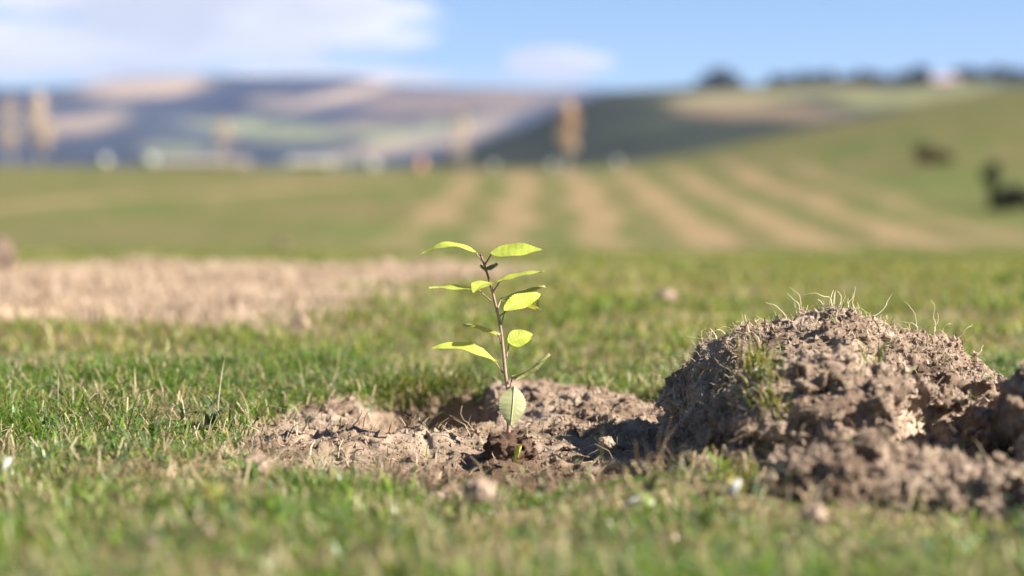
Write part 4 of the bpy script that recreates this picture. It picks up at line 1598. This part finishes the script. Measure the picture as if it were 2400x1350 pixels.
shed(385, 575, 370, 384, 230, 'long low pale shed beyond the field crest', M_ROOF, M_WALL)
shed(688, 775, 370, 384, 215, 'short pale shed beyond the field crest', plain_mat('light_roof', (0.34, 0.32, 0.27), 0.5, 0.1, 1), M_WALL)

# orange drum at the field edge
X, Y = at_field(985, 128), 128.0
z = float(land(np.array([X]), np.array([Y]))[0])
drum = empty('marker_drum', (X, Y, z), 'orange red marker drum standing on the field crest', 'marker drum')
prof = [(0.30, 0.0), (0.30, 0.12), (0.25, 0.13), (0.24, 0.45), (0.22, 0.46), (0.21, 0.85), (0.17, 0.88), (0.0, 0.88)]


def lathe(prof, n=20):
    V = [(r * math.cos(2 * math.pi * s_ / n), r * math.sin(2 * math.pi * s_ / n), zz) for r, zz in prof for s_ in range(n)]
    f = [(i * n + s_, i * n + (s_ + 1) % n, (i + 1) * n + (s_ + 1) % n, (i + 1) * n + s_) for i in range(len(prof) - 1) for s_ in range(n)]
    return np.array(V), np.array(f), np.full(len(f), 4)


mesh_np('drum_body', *lathe(prof), M_DRUM, drum)
mesh_np('white_band', *lathe([(0.246, 0.28), (0.250, 0.29), (0.249, 0.36), (0.244, 0.37)]), M_STRIP, drum)


# ------------------------------------------------------------------ hills
def hill_mat(name):
    m = attr_mat(name, 0.95, 0.0, 0.05)
    nt = m.node_tree
    return m


M_HILL = hill_mat('hill_vegetation_light')


def hills(name, sil, Yr, Yb, zb, patches, base_col, seed, label, relief, rough=0.55):
    pxs = np.linspace(-1500, 3900, 270)
    rows = np.interp(pxs, [a for a, _ in sil], [b_ for _, b_ in sil])
    k_ = np.ones(5) / 5
    rows = np.convolve(np.pad(rows, 2, mode='edge'), k_, 'valid')
    rows = rows + 5.0 * fbm(pxs / 130, 0 * pxs, 0 * pxs, 4, seed + 2, 0.6)
    zr = CAM_H + (HORIZON - rows) * K * Yr
    vs = np.concatenate([np.linspace(0, 1, 60), [1.08, 1.25, 1.5]])
    X = np.repeat(((pxs - 1200) * K * Yr)[:, None], len(vs), 1)
    V = np.repeat(vs[None], len(pxs), 0)
    Y = Yb + (Yr - Yb) * V
    prof = np.where(V <= 1, V ** 1.25, 1 - (V - 1) * 1.2)
    sc = Yr * 0.09
    n = fbm(X / sc, Y / sc, 0 * X + 3, 5, seed, 0.55)
    Z = zb + (zr[:, None] - zb) * prof + relief * n * np.sin(np.clip(V, 0, 1) * math.pi) ** 0.8
    pts = np.stack([X, Y, Z], -1).reshape(-1, 3)
    i = np.arange(X.size).reshape(X.shape)
    f = np.stack([i[:-1, :-1], i[1:, :-1], i[1:, 1:], i[:-1, 1:]], -1).reshape(-1, 4)
    # vegetation cover plus painted cloud light and shade, placed on the slopes
    pr = 1200 + pts[:, 0] / (K * pts[:, 1])
    rr = HORIZON - (pts[:, 2] - CAM_H) / (K * pts[:, 1])
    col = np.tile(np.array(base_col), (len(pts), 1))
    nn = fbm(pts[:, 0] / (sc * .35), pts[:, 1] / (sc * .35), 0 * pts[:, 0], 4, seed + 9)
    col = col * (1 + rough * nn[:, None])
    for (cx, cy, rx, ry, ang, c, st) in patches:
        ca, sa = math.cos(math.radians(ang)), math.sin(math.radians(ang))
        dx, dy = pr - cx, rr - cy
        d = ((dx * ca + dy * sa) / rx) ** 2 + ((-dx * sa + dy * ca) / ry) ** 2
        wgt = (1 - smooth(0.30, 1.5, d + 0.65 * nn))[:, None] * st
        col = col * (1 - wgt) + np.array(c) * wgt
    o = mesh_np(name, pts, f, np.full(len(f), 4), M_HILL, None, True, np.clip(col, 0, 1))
    tag(o, label, None, None, 'structure')
    return o


TUS_LIT = (0.32, 0.245, 0.165)    # pale tussock and dry pasture, sunlight between clouds painted in
PAS = (0.20, 0.215, 0.095)    # green pasture
SCR_SHADE = (0.034, 0.040, 0.046)   # dark scrub and forest, bluish cloud shadow painted in on the far hills
BRN = (0.17, 0.125, 0.080)
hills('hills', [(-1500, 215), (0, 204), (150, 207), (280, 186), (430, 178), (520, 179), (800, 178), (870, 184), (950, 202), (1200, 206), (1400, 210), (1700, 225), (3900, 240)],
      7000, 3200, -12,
      [(330, 207, 170, 22, -4, TUS_LIT, 1.0), (420, 188, 60, 9, -10, TUS_LIT, 0.9), (200, 285, 130, 24, -8, TUS_LIT, 0.6), (800, 222, 170, 13, -14, TUS_LIT, 0.85),
       (640, 240, 70, 13, 0, TUS_LIT, 0.5), (620, 300, 220, 15, 4, PAS, 0.9), (760, 315, 220, 14, -4, PAS, 0.8), (420, 350, 90, 18, 0, PAS, 0.5), (940, 340, 200, 16, -8, TUS_LIT, 0.7),
       (1000, 305, 150, 14, -12, PAS, 0.7), (1050, 240, 220, 26, 0, BRN, 0.8), (1200, 225, 180, 18, 0, BRN, 0.8), (1120, 300, 110, 22, -20, TUS_LIT, 0.6),
       (900, 285, 160, 18, -6, BRN, 0.6), (720, 375, 110, 9, 0, PAS, 0.9), (-200, 260, 150, 30, 0, TUS_LIT, 0.6), (-700, 280, 240, 30, 0, PAS, 0.6)],
      SCR_SHADE, 601, 'distant hills patched with pale tussock, dark scrub and painted cloud light and shadow', 95)
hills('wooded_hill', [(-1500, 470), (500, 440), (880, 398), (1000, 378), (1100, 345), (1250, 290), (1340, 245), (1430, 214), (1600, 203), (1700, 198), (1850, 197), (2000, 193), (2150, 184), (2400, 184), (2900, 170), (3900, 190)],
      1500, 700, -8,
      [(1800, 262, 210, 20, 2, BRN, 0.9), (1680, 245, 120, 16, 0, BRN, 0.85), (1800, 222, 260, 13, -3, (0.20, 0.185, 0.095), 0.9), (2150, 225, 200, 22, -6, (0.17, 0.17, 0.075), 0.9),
       (2050, 262, 150, 10, -6, SCR_SHADE, 0.6), (1080, 330, 90, 16, -24, BRN, 0.6), (2600, 230, 300, 40, 0, PAS, 0.7)],
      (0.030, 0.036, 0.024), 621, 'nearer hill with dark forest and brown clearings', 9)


# trees on the near hill's skyline
def hill_z(px_):
    sil = [(880, 398), (1000, 378), (1100, 345), (1250, 290), (1340, 245), (1430, 214), (1600, 203), (1700, 198), (1850, 197), (2000, 193), (2150, 184), (2400, 184), (2900, 170)]
    return CAM_H + (HORIZON - np.interp(px_, [a for a, _ in sil], [b_ for _, b_ in sil])) * K * 1500


r_ = np.random.default_rng(77)
DARK = [(0.018, 0.026, 0.016), (0.026, 0.036, 0.018), (0.034, 0.040, 0.022)]
sky_trees = [(1690, 14.0), (1668, 11.0), (1716, 10.5), (1640, 6.5)] + [(p_ + r_.uniform(-8, 8), r_.uniform(5.5, 11.0)) for p_ in list(range(1810, 2180, 18)) + list(range(2250, 2480, 18))]
for i, (p_, h) in enumerate(sky_trees):
    lab = 'tallest dark tree on the hill skyline' if i == 0 else ('dark tree crowding the tallest skyline tree' if i < 4 else
          ('dark tree in the line along the hill skyline' if p_ < 2200 else 'dark tree on the skyline past the pale house'))
    tree('skyline_tree', (p_ - 1200) * K * 1500, 1500, h, h * 0.72, h * 0.85, h * 0.12, DARK, 420, h * 0.10, lab, 'skyline trees', 700 + i, 0.25, float(hill_z(p_)) - 1.2)

# pale house among them
Xh, Yh = (2212 - 1200) * K * 1440, 1440.0
zh = CAM_H + (HORIZON - 213) * K * Yh
house = empty('hill_house', (Xh, Yh, zh), 'pale pinkish house on the hill skyline among dark trees', 'house')
M_HW = plain_mat('house_wall', (0.58, 0.48, 0.42), 0.8, 0.08, 0.4)
M_HR = plain_mat('house_roof', (0.36, 0.22, 0.18), 0.8, 0.1, 0.4)
M_GL = plain_mat('window_glass', (0.05, 0.06, 0.08), 0.1, 0.1, 1, 0.6)
mesh_np('wall', *box_data(-5.5, 5.5, -4, 4, -4.5, 4.6), M_HW, house, False)
mesh_np('roof', np.array([(-6, -4.5, 4.62), (6, -4.5, 4.62), (6, 4.5, 4.62), (-6, 4.5, 4.62), (-6, 0, 7.2), (6, 0, 7.2)]), [0, 1, 5, 4, 2, 3, 4, 5, 0, 4, 3, 1, 2, 5, 3, 2, 1, 0], [4, 4, 3, 3, 4], M_HR, house, False)
for xx in (-3.4, 0.0, 3.4):
    wv = mesh_np('window', *box_data(xx - .6, xx + .6, -4.08, -3.98, 2.0, 3.4), M_GL, house, False)
    mesh_np('frame', *box_data(xx - .7, xx + .7, -4.05, -3.97, 1.9, 1.99), M_STRIP, wv, False)
house.scale = (1.6, 1.6, 1.5)


# ------------------------------------------------------------------ haze
def haze():
    o = mesh_np('haze', *box_data(-9300, 9300, -200, 9300, -24, 640), None, None, False)
    m = bpy.data.materials.new('haze_air')
    m.use_nodes = True
    nt = m.node_tree
    nt.nodes.clear()
    out = nt.nodes.new('ShaderNodeOutputMaterial')
    vol = nt.nodes.new('ShaderNodeVolumePrincipled')
    vol.inputs['Color'].default_value = (0.36, 0.50, 1.0, 1)
    vol.inputs['Density'].default_value = 0.000042
    vol.inputs['Anisotropy'].default_value = 0.2
    nt.links.new(vol.outputs[0], out.inputs['Volume'])
    o.data.materials.append(m)
    tag(o, 'thin bluish haze over the far hills', 'haze', None, 'stuff')


haze()
